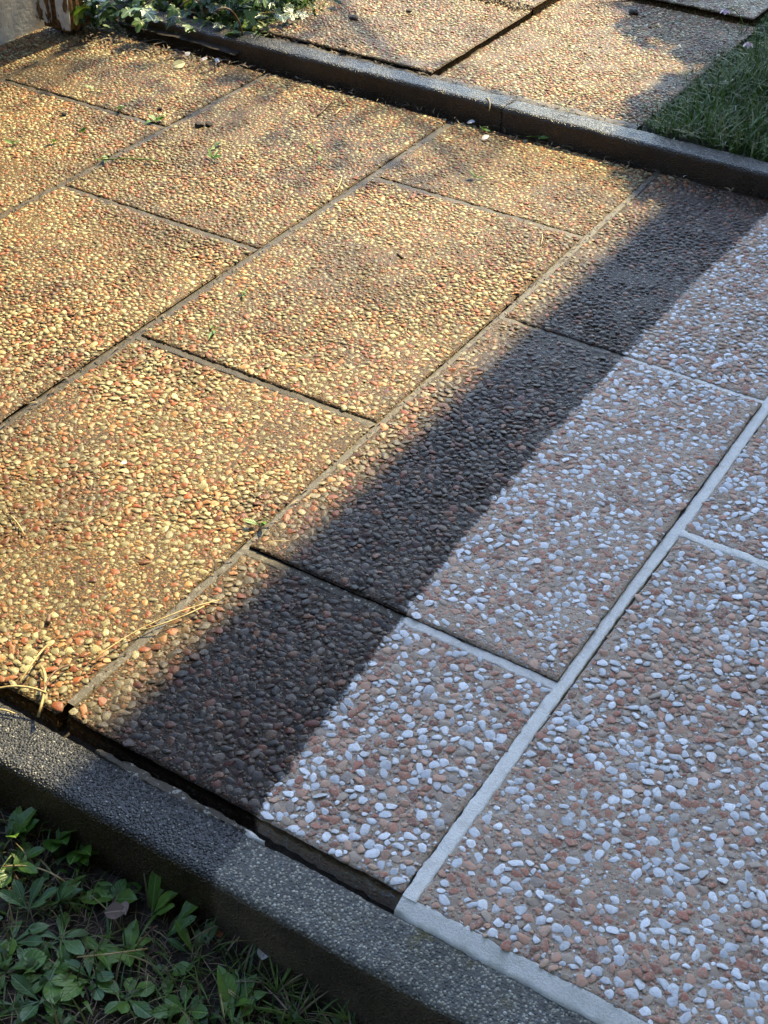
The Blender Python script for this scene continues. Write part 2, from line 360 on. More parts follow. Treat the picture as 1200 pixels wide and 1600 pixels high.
def darts(x0, x1, y0, y1, dens, seed, lo=.0017, hi=.0060, mu=.0044, sg=.38):
    r = np.random.default_rng(seed); n = int((x1-x0)*(y1-y0)*dens)
    P = np.stack([r.uniform(x0, x1, n), r.uniform(y0, y1, n)], 1)
    R = np.clip(mu*np.exp(r.normal(0, sg, n)), lo, hi); o = np.argsort(-R); P = P[o]; R = R[o]
    cell = .0115; G = {}; keep = []
    ci = np.floor(P/cell).astype(int).tolist(); Pl = P.tolist(); Rl = R.tolist()
    for i in range(n):
        cx, cy = ci[i]; px, py = Pl[i]; ri = Rl[i]; ok = True
        for ax in (cx-1, cx, cx+1):
            for ay in (cy-1, cy, cy+1):
                for (qx, qy, rq) in G.get((ax, ay), ()):
                    m = (ri+rq)*.82
                    if (px-qx)**2+(py-qy)**2 < m*m: ok = False; break
                if not ok: break
            if not ok: break
        if ok: G.setdefault((cx, cy), []).append((px, py, ri)); keep.append(i)
    return P[keep], R[keep]

def project(P):
    d = P-np.array([0, 0, CAM_H]); z = d@np.array(fw)
    return 600+FPX*(d@np.array(r2))/z, 800-FPX*(d@np.array(u2))/z, z

patio = empty('patio_paving', kind='structure', label='terrace of washed concrete slabs with pink and white pebbles, half wet and half dry')
path = empty('garden_path', kind='structure', label='raised path of washed concrete slabs behind the far kerb')

ALLP = []       # per slab dict of pebble arrays
def pebbles_for(box, z, seed, dens):
    x0, x1, y0, y1 = box
    left = x1 < -.74 or y0 > 2.15
    P, R = darts(x0+.001, x1-.001, y0+.001, y1-.001, dens, seed, mu=.0024 if left else .0029, sg=.40, lo=.0012)
    n = len(P); r = np.random.default_rng(seed+5)
    d = np.minimum(np.minimum(P[:, 0]-x0, x1-P[:, 0]), np.minimum(P[:, 1]-y0, y1-P[:, 1]))
    k = d > R*.75; P = P[k]; R = R[k]; n = len(P)
    wv = np.clip(.5+.5*vnoise(P[:, 0], P[:, 1], 9, 17), 0, 1)          # how far the binder has washed out
    worn = np.full(n, .95) if left else np.clip((P[:, 1]-.9)/1.0, 0, .7)
    worn = worn*(.55+.45*wv)
    prot = r.uniform(.25, .75, n)*(1-worn)+r.uniform(.5, 1.0, n)*worn
    el = r.uniform(1.0, 1.6, n); kk = 1.30; sx = R*np.sqrt(el)*kk; sy = R/np.sqrt(el)*kk
    zr = R*np.where(left, .27, .17)
    Z = z - zr + prot*zr + .0006
    typ = r.uniform(0, 1, n)
    # big stones are more often white quartz, tiny ones mixed
    typ = np.where((R > .0034) & (r.uniform(0, 1, n) < .30), r.uniform(0, .3, n), typ)
    typ = np.where((typ < .33) & (R < .0020) & (r.uniform(0, 1, n) < .35), r.uniform(.33, 1, n), typ)
    pc = np.stack([typ, r.uniform(0, 1, n), r.uniform(0, 1, n)], 1)
    ang = r.uniform(0, 6.28, n); tilt = r.normal(0, .13, (n, 2))
    return dict(P=P, R=R, S=np.stack([sx, sy, zr], 1), Z=Z, pc=pc, ang=ang, tilt=tilt)

def rotm(ang, tilt):
    c, s = np.cos(ang), np.sin(ang); n = len(ang)
    Rz = np.zeros((n, 3, 3)); Rz[:, 0, 0] = c; Rz[:, 0, 1] = -s; Rz[:, 1, 0] = s; Rz[:, 1, 1] = c; Rz[:, 2, 2] = 1
    T = np.tile(np.eye(3), (n, 1, 1)); T[:, 0, 2] = tilt[:, 0]; T[:, 1, 2] = tilt[:, 1]; T[:, 2, 0] = -tilt[:, 0]; T[:, 2, 1] = -tilt[:, 1]
    return T@Rz

def bake(D, mask, T, seed):
    idx = np.nonzero(mask)[0]
    if not len(idx): return None
    r = np.random.default_rng(seed); t = r.integers(0, len(T), len(idx))
    Vs, Fs, As = [], [], []; off = 0
    for k, (TV, TFc) in enumerate(T):
        ii = idx[t == k]
        if not len(ii): continue
        Rm = rotm(D['ang'][ii], D['tilt'][ii])
        V = np.einsum('nij,nvj->nvi', Rm, TV[None]*D['S'][ii][:, None, :])
        V[:, :, 0] += D['P'][ii, 0][:, None]; V[:, :, 1] += D['P'][ii, 1][:, None]; V[:, :, 2] += D['Z'][ii][:, None]
        nv = len(TV); F = TFc[None]+(np.arange(len(ii))*nv)[:, None, None]+off; off += nv*len(ii)
        Vs.append(V.reshape(-1, 3)); Fs.append(F.reshape(-1, 3)); As.append(np.repeat(D['pc'][ii], nv, axis=0))
    return mesh_np('exposed_aggregate', np.concatenate(Vs), np.concatenate(Fs), np.concatenate(As))

slabs = []
for c, rows in ROWS.items():
    for j, (y0, y1) in enumerate(rows):
        if c == 2 and j > 0: pass
        z = LZ.get((c, j), random.uniform(-.001, .001))
        g = [GAP/2]*4
        if c == 1: g[0] = .0075
        if c == 0: g[1] = .0065
        if c in (-1, -2, -3): g[0] = .0068
        if c in (-2, -3, -4): g[1] = .0068
        seed = 1000+c*37+j*7
        me, box = slab_mesh(XJ[c], XJ[c+1], y0, y1, z, seed, g)
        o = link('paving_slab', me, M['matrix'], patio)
        slabs.append((o, box, z, seed))
PATH = [(-1.645, -1.243, 2.188, 2.60, .0425), (-1.243, -.828, 2.188, 2.795, .0335), (-1.645, -1.243, 2.60, 3.2, .048), (-1.243, -.845, 2.80, 3.4, .044)]
pslabs = []
for k, (x0, x1, y0, y1, z) in enumerate(PATH):
    me, box = slab_mesh(x0, x1, y0, y1, z, 3000+k*11, (.003, .003, .004, .004))
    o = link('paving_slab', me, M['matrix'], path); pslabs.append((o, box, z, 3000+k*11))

data = []
for (o, box, z, seed) in slabs+pslabs:
    x0, x1, y0, y1 = box
    cx, cy, cz = project(np.array([[x0, y0, z], [x1, y0, z], [x1, y1, z], [x0, y1, z], [(x0+x1)/2, (y0+y1)/2, z]]))
    if cx.min() > 1500 or cx.max() < -300 or cy.min() > 1900 or cy.max() < -250: dens = 0
    else: dens = 150000
    if not dens: continue
    D = pebbles_for(box, z, seed, dens)
    P3 = np.concatenate([D['P'], D['Z'][:, None]], 1); px, py, pz = project(P3)
    inside = (px > 8) & (px < 1192) & (py > 8) & (py < 1592)
    vis = np.where(inside, D['S'][:, 0]*D['S'][:, 1]/pz**2*FPX**2, 0)
    data.append((o, D, vis, pz, seed))
allv = np.sort(np.concatenate([d[2] for d in data if d[0].parent == patio]))[::-1]
TH = allv[299]
# about 300 largest-looking pebbles are objects of their own, sharing meshes
tmpl = []
for i in range(60):
    TV, TFc = TN[i % len(TN)]; rr = np.random.default_rng(500+i)
    tmpl.append(TV)
shared = {}
for (o, D, vis, pz, seed) in data:
    single = (vis >= TH) if o.parent == patio else np.zeros(len(vis), bool)
    for i in np.nonzero(single)[0]:
        ti = int(i) % len(TN); cq = int(D['pc'][i, 0]*20)
        key = (ti, cq)
        if key not in shared:
            TV, TFc = TN[ti]
            shared[key] = mesh_np('pebble', TV, TFc, np.tile([(cq+.5)/20, D['pc'][i, 1], D['pc'][i, 2]], (len(TV), 1)))
            shared[key].materials.append(M['pebble'])
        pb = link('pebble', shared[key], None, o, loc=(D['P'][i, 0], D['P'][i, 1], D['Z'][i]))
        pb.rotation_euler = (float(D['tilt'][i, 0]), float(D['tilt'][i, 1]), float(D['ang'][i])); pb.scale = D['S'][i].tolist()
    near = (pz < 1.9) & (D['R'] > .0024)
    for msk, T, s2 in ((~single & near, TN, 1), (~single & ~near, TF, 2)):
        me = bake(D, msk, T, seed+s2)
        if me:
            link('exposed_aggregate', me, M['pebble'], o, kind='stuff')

# joints ---------------------------------------------------------
def strip(name, pts, wid, z, mat, parent, seed, n=None, rag=.0012, crown=.0006, zn=.0007, tilt=0.):
    """mortar strip along a polyline, ragged sides, uneven top, down to z-.03"""
    pts = np.array(pts, float); seg = np.hypot(*np.diff(pts, axis=0).T); L = np.concatenate([[0], np.cumsum(seg)])
    n = n or max(8, int(L[-1]/.004)); t = np.linspace(0, L[-1], n)
    C = np.stack([np.interp(t, L, pts[:, 0]), np.interp(t, L, pts[:, 1])], 1)
    T = np.gradient(C, axis=0); T /= np.linalg.norm(T, axis=1)[:, None]; N = np.stack([-T[:, 1], T[:, 0]], 1)
    wv = np.interp(t, L, wid) if hasattr(wid, '__len__') else np.full(n, wid)
    r = np.random.default_rng(seed); us = np.array([-1, -.97, -.6, -.2, .2, .6, .97, 1]); V = []
    for k, u in enumerate(us):
        side = rag*(vnoise(t, t*0+u*.1, 150, seed+int(u > 0))+.7*vnoise(t, t*0, 500, seed+3+int(u > 0))) if abs(u) > .5 else 0
        p = C + N*((wv/2*u)[:, None]) + N*np.asarray(side*np.sign(u)).reshape(-1, 1)
        zz = z + tilt*u + crown*(1-u*u) + zn*vnoise(C[:, 0]+u*.01, C[:, 1], 120, seed+7) + r.normal(0, zn*.25, n)
        if abs(u) == 1: zz = np.full(n, z-.03)
        V.append(np.column_stack([p, zz]))
    V = np.stack(V, 1); idx = np.arange(V.shape[0]*V.shape[1]).reshape(V.shape[:2])
    F = np.stack([idx[:-1, :-1].ravel(), idx[1:, :-1].ravel(), idx[1:, 1:].ravel(), idx[:-1, 1:].ravel()], 1)
    return link(name, mesh_np(name, V.reshape(-1, 3), F), mat, parent)
for k, x in XJ.items():
    if k == -4: continue
    if k == 1: pts = [(-.3552, .640), (-.3555, .71), (-.3560, .82), (-.3580, .94), (-.359, 1.077), (-.358, 1.18), (-.3555, 1.25), (-.356, 1.377), (-.358, 1.55), (-.357, 2.12)]; wd = .0150; z = -.0014
    elif k == 0: pts = [(-.758, .656), (-.755, .76), (-.753, .94), (-.755, 1.1), (-.757, 1.23), (-.7545, 1.4), (-.752, 1.54), (-.754, 1.7), (-.757, 1.84), (-.758, 2.0), (-.757, 2.12)]; wd = .0125; z = -.0022
    else: pts = [(x, .66), (x+.002, 1.0), (x-.001, 1.4), (x+.001, 1.8), (x, 2.11)]; wd = .0170; z = -.0034
    strip('mortar_joint', pts, wd, z, M['mortar'], patio, 40+k, rag=.0007, crown=.0002, zn=.0004)
for c, rows in ROWS.items():
    for j, (y0, y1) in enumerate(rows[1:]):
        a, b = XJ[c]+.006, XJ[c+1]-.006
        zz = {0: -.0014, 1: -.0009}.get(c, -.0022)
        strip('mortar_joint', [(a, y0), ((a+b)/2, y0+.0005), (b, y0)], .0135, zz, M['mortar'], patio, 90+c*5+j)
# wide pale mortar fillet between front kerb and the driest slab
strip('mortar_fillet', [(-.362, .6345), (-.33, .6345), (-.25, .6350), (-.17, .6345), (.06, .635), (.44, .635)], [.017, .019, .021, .018, .02, .02], -.0046, M['mortar'], patio, 77, rag=.0014, crown=.0002, zn=.0002, tilt=.0036)
# sand bed under the slabs
def sheet(name, x0, x1, y0, y1, z, amp, fs, step, mat, seed, parent=None, kind=None, label=None, zf=None):
    nx = max(2, int((x1-x0)/step)+1); ny = max(2, int((y1-y0)/step)+1)
    X, Y = np.meshgrid(np.linspace(x0, x1, nx), np.linspace(y0, y1, ny), indexing='ij')
    Z = z + amp*vnoise(X, Y, fs, seed) + amp*.5*vnoise(X, Y, fs*3.1, seed+1) + amp*.3*vnoise(X, Y, fs*9, seed+2)
    if zf is not None: Z = Z + zf(X, Y)
    idx = np.arange(nx*ny).reshape(nx, ny)
    F = np.stack([idx[:-1, :-1].ravel(), idx[1:, :-1].ravel(), idx[1:, 1:].ravel(), idx[:-1, 1:].ravel()], 1)
    return link(name, mesh_np(name, np.stack([X.ravel(), Y.ravel(), Z.ravel()], 1), F), mat, parent, kind=kind, label=label)
sheet('sand_bed', -2.36, .46, .622, 2.14, -.030, .003, 40, .02, M['dark_gap'], 5, parent=patio)
sheet('sand_bed', -1.65, -.84, 2.192, 3.4, .026, .003, 40, .02, M['dark_gap'], 6, parent=path)

# ------------------------------------------------------------------ KERBS
def kerb_stone(x0, x1, yf, yb, zt, h, rf, rb, seed, parent, yslope=0.):
    """long concrete edging; yf front face, rf/rb top radii at front and back"""
    prof = []
    prof.append((yf, zt-h)); prof.append((yf, zt-h*.6))
    for a in np.linspace(180, 90, 7): prof.append((yf+rf+rf*math.cos(rad(a)), zt-rf+rf*math.sin(rad(a))))
    prof += [(yf+rf+(yb-rb-yf-rf)*t, zt) for t in (.33, .66)]
    for a in np.linspace(90, 0, 6): prof.append((yb-rb+rb*math.cos(rad(a)), zt-rb+rb*math.sin(rad(a))))
    prof += [(yb, zt-h*.6), (yb, zt-h)]
    prof = np.array(prof); n = max(6, int((x1-x0)/.006))
    xs = np.concatenate([[x0, x0+.002], np.linspace(x0+.006, x1-.006, n), [x1-.002, x1]])
    k = len(prof); X = np.repeat(xs[:, None], k, 1); Y = np.repeat(prof[None, :, 0], len(xs), 0).copy(); Z = np.repeat(prof[None, :, 1], len(xs), 0).copy()
    dn = .0007*vnoise(X*1.0, Y+Z, 90, seed)+.0006*vnoise(X, Y-Z, 300, seed+1)
    cy = (yf+yb)/2; Y += np.sign(Y-cy)*dn; Z += dn*(prof[None, :, 1] > zt-.02)
    ends = np.clip(1-np.minimum(X-x0, x1-X)/.004, 0, 1); Z -= ends*.003*(prof[None, :, 1] > zt-.03); Y -= np.sign(Y-cy)*ends*.002
    Y += yslope*(X-x0)
    V = np.stack([X.ravel(), Y.ravel(), Z.ravel()], 1); idx = np.arange(len(V)).reshape(len(xs), k)
    F = np.stack([idx[:-1, :-1].ravel(), idx[:-1, 1:].ravel(), idx[1:, 1:].ravel(), idx[1:, :-1].ravel()], 1)[:, ::-1]
    me = mesh_np('kerb_stone', V, [F, idx[0][None, :], idx[-1][None, ::-1]])
    return link('kerb_stone', me, M['kerb'], parent)
kf = empty('front_kerb', 'long grey concrete edging with rounded top between the terrace and the weedy soil', 'kerb', loc=(0, 0, 0)); kf.name = 'garden_kerb'
for a, b in ((-2.055, -1.06), (-1.058, -.02), (-.015, .98)): kerb_stone(a, b, .5665, .627, -.009, .2, .009, .006, int(a*10)+50, kf)
kb = empty('garden_kerb', 'dark damp concrete edging between the terrace and the raised path with a joint in the middle', 'kerb')
for a, b in ((-1.93, -1.065), (-1.0628, -.06), (-.055, .94)): kerb_stone(a, b, 2.127, 2.186, .0385, .16, .008, .018, int(a*10)+80, kb, 0.004 if a < -1 else .012)
# crumbled mortar between slab and front kerb
strip('mortar_crumb', [(-.70, .6285), (-.66, .6285), (-.60, .628), (-.50, .6275)], [.004, .010, .011, .003], -.0095, M['mortar'], patio, 31, rag=.0014)

# ------------------------------------------------------------------ GROUND AND LAWN
sheet('garden_soil', -1.8, 1.2, -.6, .562, -.088, .006, 22, .008, M['soil'], 9, kind='structure', label='dark mossy soil in front of the kerb',
      zf=lambda X, Y: np.clip((-X-.45)*.05, -.02, .03)+.0*Y)
sheet('lawn', -.828, 2.0, 2.185, 5.2, .026, .006, 14, .03, M['lawn_soil'], 12, kind='structure', label='lawn beside the raised path')
sheet('planting_bed', -3.0, -1.64, 2.11, 3.6, .022, .006, 18, .03, M['soil'], 13, kind='structure', label='bed with ivy beside the raised path')
sheet('ground', -60, 60, -60, 60, -.14, .0, 1, 10, M['lawn_soil'], 14, kind='structure', label='garden ground')

def blades(name, P, h, wd, ang, lean, pc, seed, mat, label, parent=None, segs=3, curve=.5, kind='stuff', cat=None):
    n = len(P); r = np.random.default_rng(seed); Vs = []
    dx, dy = np.cos(ang), np.sin(ang)
    for s in range(segs+1):
        t = s/segs; f = lean*(t**1.0)*(1-curve)+lean*curve*t*t
        cx = P[:, 0]+dx*h*f; cy = P[:, 1]+dy*h*f; cz = P[:, 2]+h*t*np.sqrt(np.clip(1-(lean*.5*(.5+t))**2, .08, 1))*(1-.35*lean*t)
        ww = wd*(1-t**1.6)*.5+wd*.04
        Vs.append(np.stack([cx-dy*ww, cy+dx*ww, cz], 1)); Vs.append(np.stack([cx+dy*ww, cy-dx*ww, cz+ww*.3], 1))
    V = np.stack(Vs, 1); k = 2*(segs+1); base = (np.arange(n)*k)[:, None]
    F = np.concatenate([base+np.array([2*s, 2*s+1, 2*s+3, 2*s+2]) for s in range(segs)])
    me = mesh_np(name, V.reshape(-1, 3), F, np.repeat(pc, k, axis=0))
    return link(name, me, mat, parent, label=label, kind=kind, cat=cat)
def pcs(r, n, lo=0, hi=1): return np.stack([r.uniform(lo, hi, n), r.uniform(0, 1, n), r.uniform(0, 1, n)], 1)
# lawn grass at the upper right
r = np.random.default_rng(21); n = 26000
P = np.stack([r.uniform(-.87, -.25, n)**1, r.uniform(2.188, 3.25, n), np.full(n, .026)], 1)
P[:, 0] = np.minimum(P[:, 0], -.25); k = (P[:, 0]+.842 > -.012*(1+np.sin(P[:, 1]*37))+.02*vnoise(P[:, 1], P[:, 1]*0, 30, 3)-.03*(P[:, 1]-2.2))
P = P[k]; n = len(P); edge = np.clip((P[:, 0]+.88)/.12, .35, 1)
blades('lawn_grass', P, r.uniform(.02, .065, n)*edge*(1+.35*vnoise(P[:, 0], P[:, 1], 18, 8)), r.uniform(.0018, .0036, n), r.uniform(0, 6.28, n), r.uniform(.2, 1.1, n), pcs(r, n)*np.array([.95, 1, 1]), 22, M['blade'], 'shaded short green grass beside the raised path')

# ------------------------------------------------------------------ LEAVES
def leaf_mesh(L, W, kind='spat', fold=.18, curl=.25, seed=0, wave=.02, nu=9, nv=5):
    r = np.random.default_rng(seed); us = np.linspace(0, 1, nu); vs = np.linspace(-1, 1, nv); V = []; A = []
    rv = r.uniform(); ph = r.uniform(0, 6.28)
    for u in us:
        if kind == 'spat': w_ = (.13+.87*np.clip((u-.12)/.5, 0, 1)**1.3)*math.sqrt(max(0, 1-max(0, (u-.62)/.38)**2.2)) if u > .12 else .13
        elif kind == 'oval': w_ = max(.02, math.sin(math.pi*min(1, max(0, u)))**.75)
        elif kind == 'lance': w_ = max(.03, math.sin(math.pi*u**.8)**1.1)
        else: w_ = max(.02, math.sin(math.pi*u))
        for v in vs:
            y = v*w_*W/2*(1+.05*math.sin(u*17+v*3+ph)); x = u*L
            z = fold*abs(v)*w_*W*.5 - curl*L*u*u + wave*L*math.sin(u*9+ph+v*2)*abs(v)
            V.append((x, y, z)); A.append((u, .5+.5*v*w_, rv))
    idx = np.arange(nu*nv).reshape(nu, nv)
    F = np.stack([idx[:-1, :-1].ravel(), idx[1:, :-1].ravel(), idx[1:, 1:].ravel(), idx[:-1, 1:].ravel()], 1)
    return mesh_np('leaf', np.array(V), F, np.array(A), 'lf')
def ivy_mesh(L, seed=0):
    r = np.random.default_rng(seed); lob = [(0, 1.0), (52, .72), (-52, .72), (115, .55), (-115, .55)]
    N = 40; out = []
    for i in range(N):
        a = -180+360*i/N; rr = .30
        for c, l in lob:
            dd = abs((a-c+180) % 360-180); rr = max(rr, l*max(0, 1-(dd/38)**1.3)+.30*(dd < 38)*(dd/38))
        if abs(a) > 160: rr = .12
        out.append((math.cos(rad(a))*rr, math.sin(rad(a))*rr))
    out = np.array(out)*L*.62; V = [(0, 0, 0)]; A = [(.0, .5, 0)]; rv = r.uniform(); cu = r.uniform(.1, .5)
    for ring in (.5, 1.):
        for i in range(N):
            x, y = out[i]*ring; rr = math.hypot(x, y)/L
            V.append((x, y, -cu*rr*rr*L+.06*L*abs(y)/L+.01*L*math.sin(i*1.7)*ring)); A.append((ring, .5+.5*min(1, abs(math.sin(math.atan2(y, x)*3.45/1.0)))*ring*.8, rv))
    F3 = [(0, 1+i, 1+(i+1) % N) for i in range(N)]
    F4 = [(1+i, 1+N+i, 1+N+(i+1) % N, 1+(i+1) % N) for i in range(N)]
    V = np.array(V); V[:, 0] += .12*L
    return mesh_np('leaf', V, [np.array(F3), np.array(F4)], np.array(A), 'lf')
def tube(name, pts, rads, mat, parent=None, sides=5, **kw):
    pts = [Vector(p) for p in pts]; V = []; n = len(pts)
    for i, p in enumerate(pts):
        t = (pts[min(i+1, n-1)]-pts[max(i-1, 0)]).normalized(); a = t.cross(Vector((0, 0, 1)))
        if a.length < .05: a = t.cross(Vector((1, 0, 0)))
        a.normalize(); b = t.cross(a); rr = rads if isinstance(rads, float) else rads[min(i, len(rads)-1)]
        for s in range(sides):
            q = 2*math.pi*s/sides; V.append(p+a*math.cos(q)*rr+b*math.sin(q)*rr)
    idx = np.arange(n*sides).reshape(n, sides); nxt = np.roll(idx, -1, 1)
    F = np.stack([idx[:-1].ravel(), nxt[:-1].ravel(), nxt[1:].ravel(), idx[1:].ravel()], 1)
    me = mesh_np(name, np.array([tuple(v) for v in V]), [F, idx[0][None, ::-1], idx[-1][None, :]])
    return link(name, me, mat, parent, **kw)
def bez(a, b, sag, side=0., n=8):
    a = Vector(a); b = Vector(b); d = b-a; pr = Vector((-d.y, d.x, 0))
    return [a+d*t+Vector((0, 0, sag*4*t*(1-t)))+pr*side*4*t*(1-t) for t in np.linspace(0, 1, n)]

LM = {}
def shared_leaf(kind, i, **kw):
    key = (kind, i)
    if key not in LM: LM[key] = leaf_mesh(1.0, kw.get('w', .4), kind, seed=i*7+3, fold=random.uniform(.1, .35), curl=random.uniform(.05, .45))
    return LM[key]
def rosette(x, y, z, nl, L, wr, kind, mat, label, seed, az=None, spread=6.28, elev_=(.15, .9), group=None):
    rr = random.Random(seed); o = empty('weed_plant', label, 'weed', group, loc=(x, y, z))
    for i in range(nl):
        a = (az if az is not None else rr.uniform(0, 6.28)) + (i/nl-.5)*spread + rr.uniform(-.25, .25)
        l = L*rr.uniform(.65, 1.1); me = leaf_mesh(l, l*wr*rr.uniform(.85, 1.2), kind, fold=rr.uniform(.1, .4), curl=rr.uniform(.1, .45), seed=seed*31+i, wave=rr.uniform(.01, .03), nu=11)
        q = link('leaf', me, mat if rr.random() < .85 else M['weed3'], o)
        q.rotation_euler = Euler((rr.uniform(-.25, .25), -rr.uniform(*elev_), a), 'XYZ'); q.location = (0, 0, rr.uniform(0, .004))
    return o
def gz(x): return -.088+min(.03, max(-.02, (-x-.45)*.05))
# (x, y, leaves, length, width ratio, shape, material, azimuth, spread, label)
WE = [(-.735, .540, 5, .034, .50, 'oval', 'weed', 1.2, 3.5, 'broad leaved weed with three upright leaves at the left picture edge below the kerb'),
      (-.700, .560, 4, .036, .55, 'oval', 'weed', .6, 3.0, 'broad rounded weed leaf pair standing close under the sunlit end of the kerb'),
      (-.672, .562, 5, .034, .52, 'oval', 'weed3', 0.2, 3.2, 'bright green weed with a browned tip touching the kerb face'),
      (-.712, .515, 4, .034, .38, 'spat', 'weed', .8, 4.0, 'low spoon leaved weed left of the dry stem, near the picture edge'),
      (-.612, .540, 5, .032, .62, 'oval', 'weed', 2.4, 4.5, 'weed with two round shiny leaves beside a shrivelled grey leaf'),
      (-.571, .545, 5, .045, .30, 'spat', 'weed', 1.5, 2.4, 'tall weed with long upright spoon leaves against the kerb face'),
      (-.545, .535, 4, .048, .27, 'spat', 'weed2', 1.25, 1.3, 'weed with one long blue green spoon leaf leaning right'),
      (-.512, .533, 4, .038, .26, 'spat', 'weed2', 2.6, 1.6, 'weed with a pale ribbed leaf pointing left above the bare soil'),
      (-.650, .506, 3, .032, .42, 'oval', 'weed2', 1.1, 1.4, 'single upright oval leaf weed over the moss'),
      (-.668, .487, 5, .032, .32, 'spat', 'weed2', 2.2, 3.6, 'blue green weed with folded leaves right of the dark clod'),
      (-.622, .480, 6, .034, .36, 'spat', 'weed2', 0., 6.2, 'flat rosette of dull blue green leaves in the middle of the weeds'),
      (-.655, .455, 7, .032, .36, 'spat', 'weed2', 0., 6.2, 'dense rosette at the lower left edge with one yellow green leaf'),
      (-.608, .448, 7, .034, .40, 'spat', 'weed', 0., 6.2, 'wide rosette with a pale rimmed leaf near the bottom picture edge'),
      (-.588, .492, 5, .030, .34, 'lance', 'weed3', 0., 6.2, 'small weed with narrow yellow green upright leaf'),
      (-.566, .506, 5, .028, .55, 'oval', 'weed3', .5, 5.0, 'weed with a round bright leaf next to the thin brown stalk'),
      (-.575, .465, 7, .032, .42, 'spat', 'weed2', 0., 6.2, 'rosette of toothed dull leaves below the long pale stalk'),
      (-.535, .468, 6, .030, .50, 'spat', 'weed', 0., 6.2, 'dark rosette near the bottom edge right of the toothed one'),
      (-.520, .508, 3, .022, .60, 'oval', 'weed', 0., 6.2, 'tiny two leaved seedling on the black soil'),
      (-.487, .488, 6, .030, .50, 'spat', 'weed', 0., 6.2, 'glossy spoon leaved weed at the bottom edge under the grass'),
      (-.455, .515, 5, .034, .38, 'oval', 'weed', 1.8, 3.0, 'shiny dark weed with two oval leaves beside the dry grass tuft'),
      (-.445, .500, 5, .032, .42, 'spat', 'weed3', 1.0, 5.0, 'light green weed cut by the bottom edge, rightmost of the leafy ones'),
      (-.690, .445, 6, .034, .40, 'spat', 'weed2', 0., 6.2, 'rosette cut by the lower left corner of the picture'),
      (-.640, .430, 6, .034, .42, 'spat', 'weed', 0., 6.2, 'shaded rosette cut by the bottom edge near the corner'),
      (-.595, .425, 6, .034, .40, 'spat', 'weed2', 0., 6.2, 'grey green rosette cut by the bottom edge between two darker ones'),
      (-.725, .480, 6, .032, .36, 'spat', 'weed2', 0., 6.2, 'rosette at the left edge under the bundle of dry straws')]
for i, (x, y, nl, L, wr, kd, mt, az, sp, lb) in enumerate(WE):
    up_ = (.5, 1.15) if sp < 4 else (.12, .7)
    rosette(x, y, gz(x)+.002, nl, L, wr, kd, M[mt], lb, 60+i, az, sp, up_)
r = np.random.default_rng(31)
# small clover-like ground cover, moss, grass, litter in front
n = 18000; P = np.stack([r.uniform(-1.7, -.15, n), r.uniform(.33, .555, n), np.zeros(n)], 1)
mk = vnoise(P[:, 0], P[:, 1], 28, 44)+.4*vnoise(P[:, 0], P[:, 1], 90, 45) > .05; P = P[mk]; n = len(P)
def soilz(P): return -.088+np.clip((-P[:, 0]-.45)*.05, -.02, .03)+.006*vnoise(P[:, 0], P[:, 1], 22, 9)+.003*vnoise(P[:, 0], P[:, 1], 68.2, 10)-.001
P[:, 2] = soilz(P)
blades('moss', P, r.uniform(.003, .009, n), r.uniform(.0012, .0026, n), r.uniform(0, 6.28, n), r.uniform(0, .9, n), pcs(r, n), 46, M['moss'], 'yellow green moss cushions on the dark soil', segs=2)
n = 7600; P = np.stack([r.uniform(-1.7, -.15, n), r.uniform(.33, .556, n), np.zeros(n)], 1)
wgt = r.uniform(0, 1, n) < np.clip((P[:, 0]+.66)*2.6, .3, 1); P = P[wgt]; n = len(P); P[:, 2] = soilz(P)
blades('wild_grass', P, r.uniform(.015, .05, n), r.uniform(.0012, .0028, n), r.uniform(0, 6.28, n), r.uniform(.3, 1.2, n), pcs(r, n), 47, M['blade'], 'thin dark grass growing among the weeds', segs=4)
n = 5200; P = np.stack([r.uniform(-1.7, -.15, n), r.uniform(.33, .558, n), np.zeros(n)], 1); P[:, 2] = soilz(P)+.003
blades('plant_litter', P, r.uniform(.006, .028, n), r.uniform(.0005, .0013, n), r.uniform(0, 6.28, n), r.uniform(1.1, 1.9, n), pcs(r, n, 0, .8), 48, M['litter'], 'dead stalks and plant litter strewn over the soil', segs=3)
# dry grass tufts
def tuft(x, y, z, n, h, mats, label, seed, az=None, sp=6.28, cat='grass tuft'):
    o = empty('grass_tuft', label, cat, loc=(x, y, z)); rr = random.Random(seed)
    for i in range(n):
        a = (az or 0)+rr.uniform(-sp/2, sp/2); l = h*rr.uniform(.5, 1.1); e = rr.uniform(.2, 1.0); t = []
        for k in range(7):
            s = k/6; t.append((math.cos(a)*l*s*math.cos(e*(1-.6*s)), math.sin(a)*l*s*math.cos(e*(1-.6*s)), l*(math.sin(e)*s-.55*math.sin(e)*s*s)+.001))
        tube('blade', t, [.0011, .0012, .0011, .0009, .0007, .0005, .0002], rr.choice(mats), o, 4)
    return o
S_, SD, GS = M['straw'], M['straw_dark'], M['greenstem']
tuft(-.405, .535, gz(-.4), 16, .055, [SD, SD, GS], 'tuft of bent brown and green grass under the kerb, right of the weeds', 1, 2.4, 2.6)
tuft(-.432, .548, gz(-.43), 14, .05, [SD, GS, GS], 'sparse grass tuft with long pale blades beside the white petal', 2, 1.5, 4)
tuft(-.478, .523, gz(-.48), 12, .045, [SD, S_, GS], 'tuft of dry lying grass between the rust brown leaf and the seedling', 3, .6, 3)
tuft(-.365, .56, gz(-.37), 12, .045, [SD, GS], 'wiry grass tuft at the foot of the kerb near the bottom edge', 4, 0, 6.28)
tuft(-.745, .478, gz(-.74)+.004, 10, .04, [S_, SD], 'bundle of pale dry straws lying at the left edge', 5, .3, 1.0)
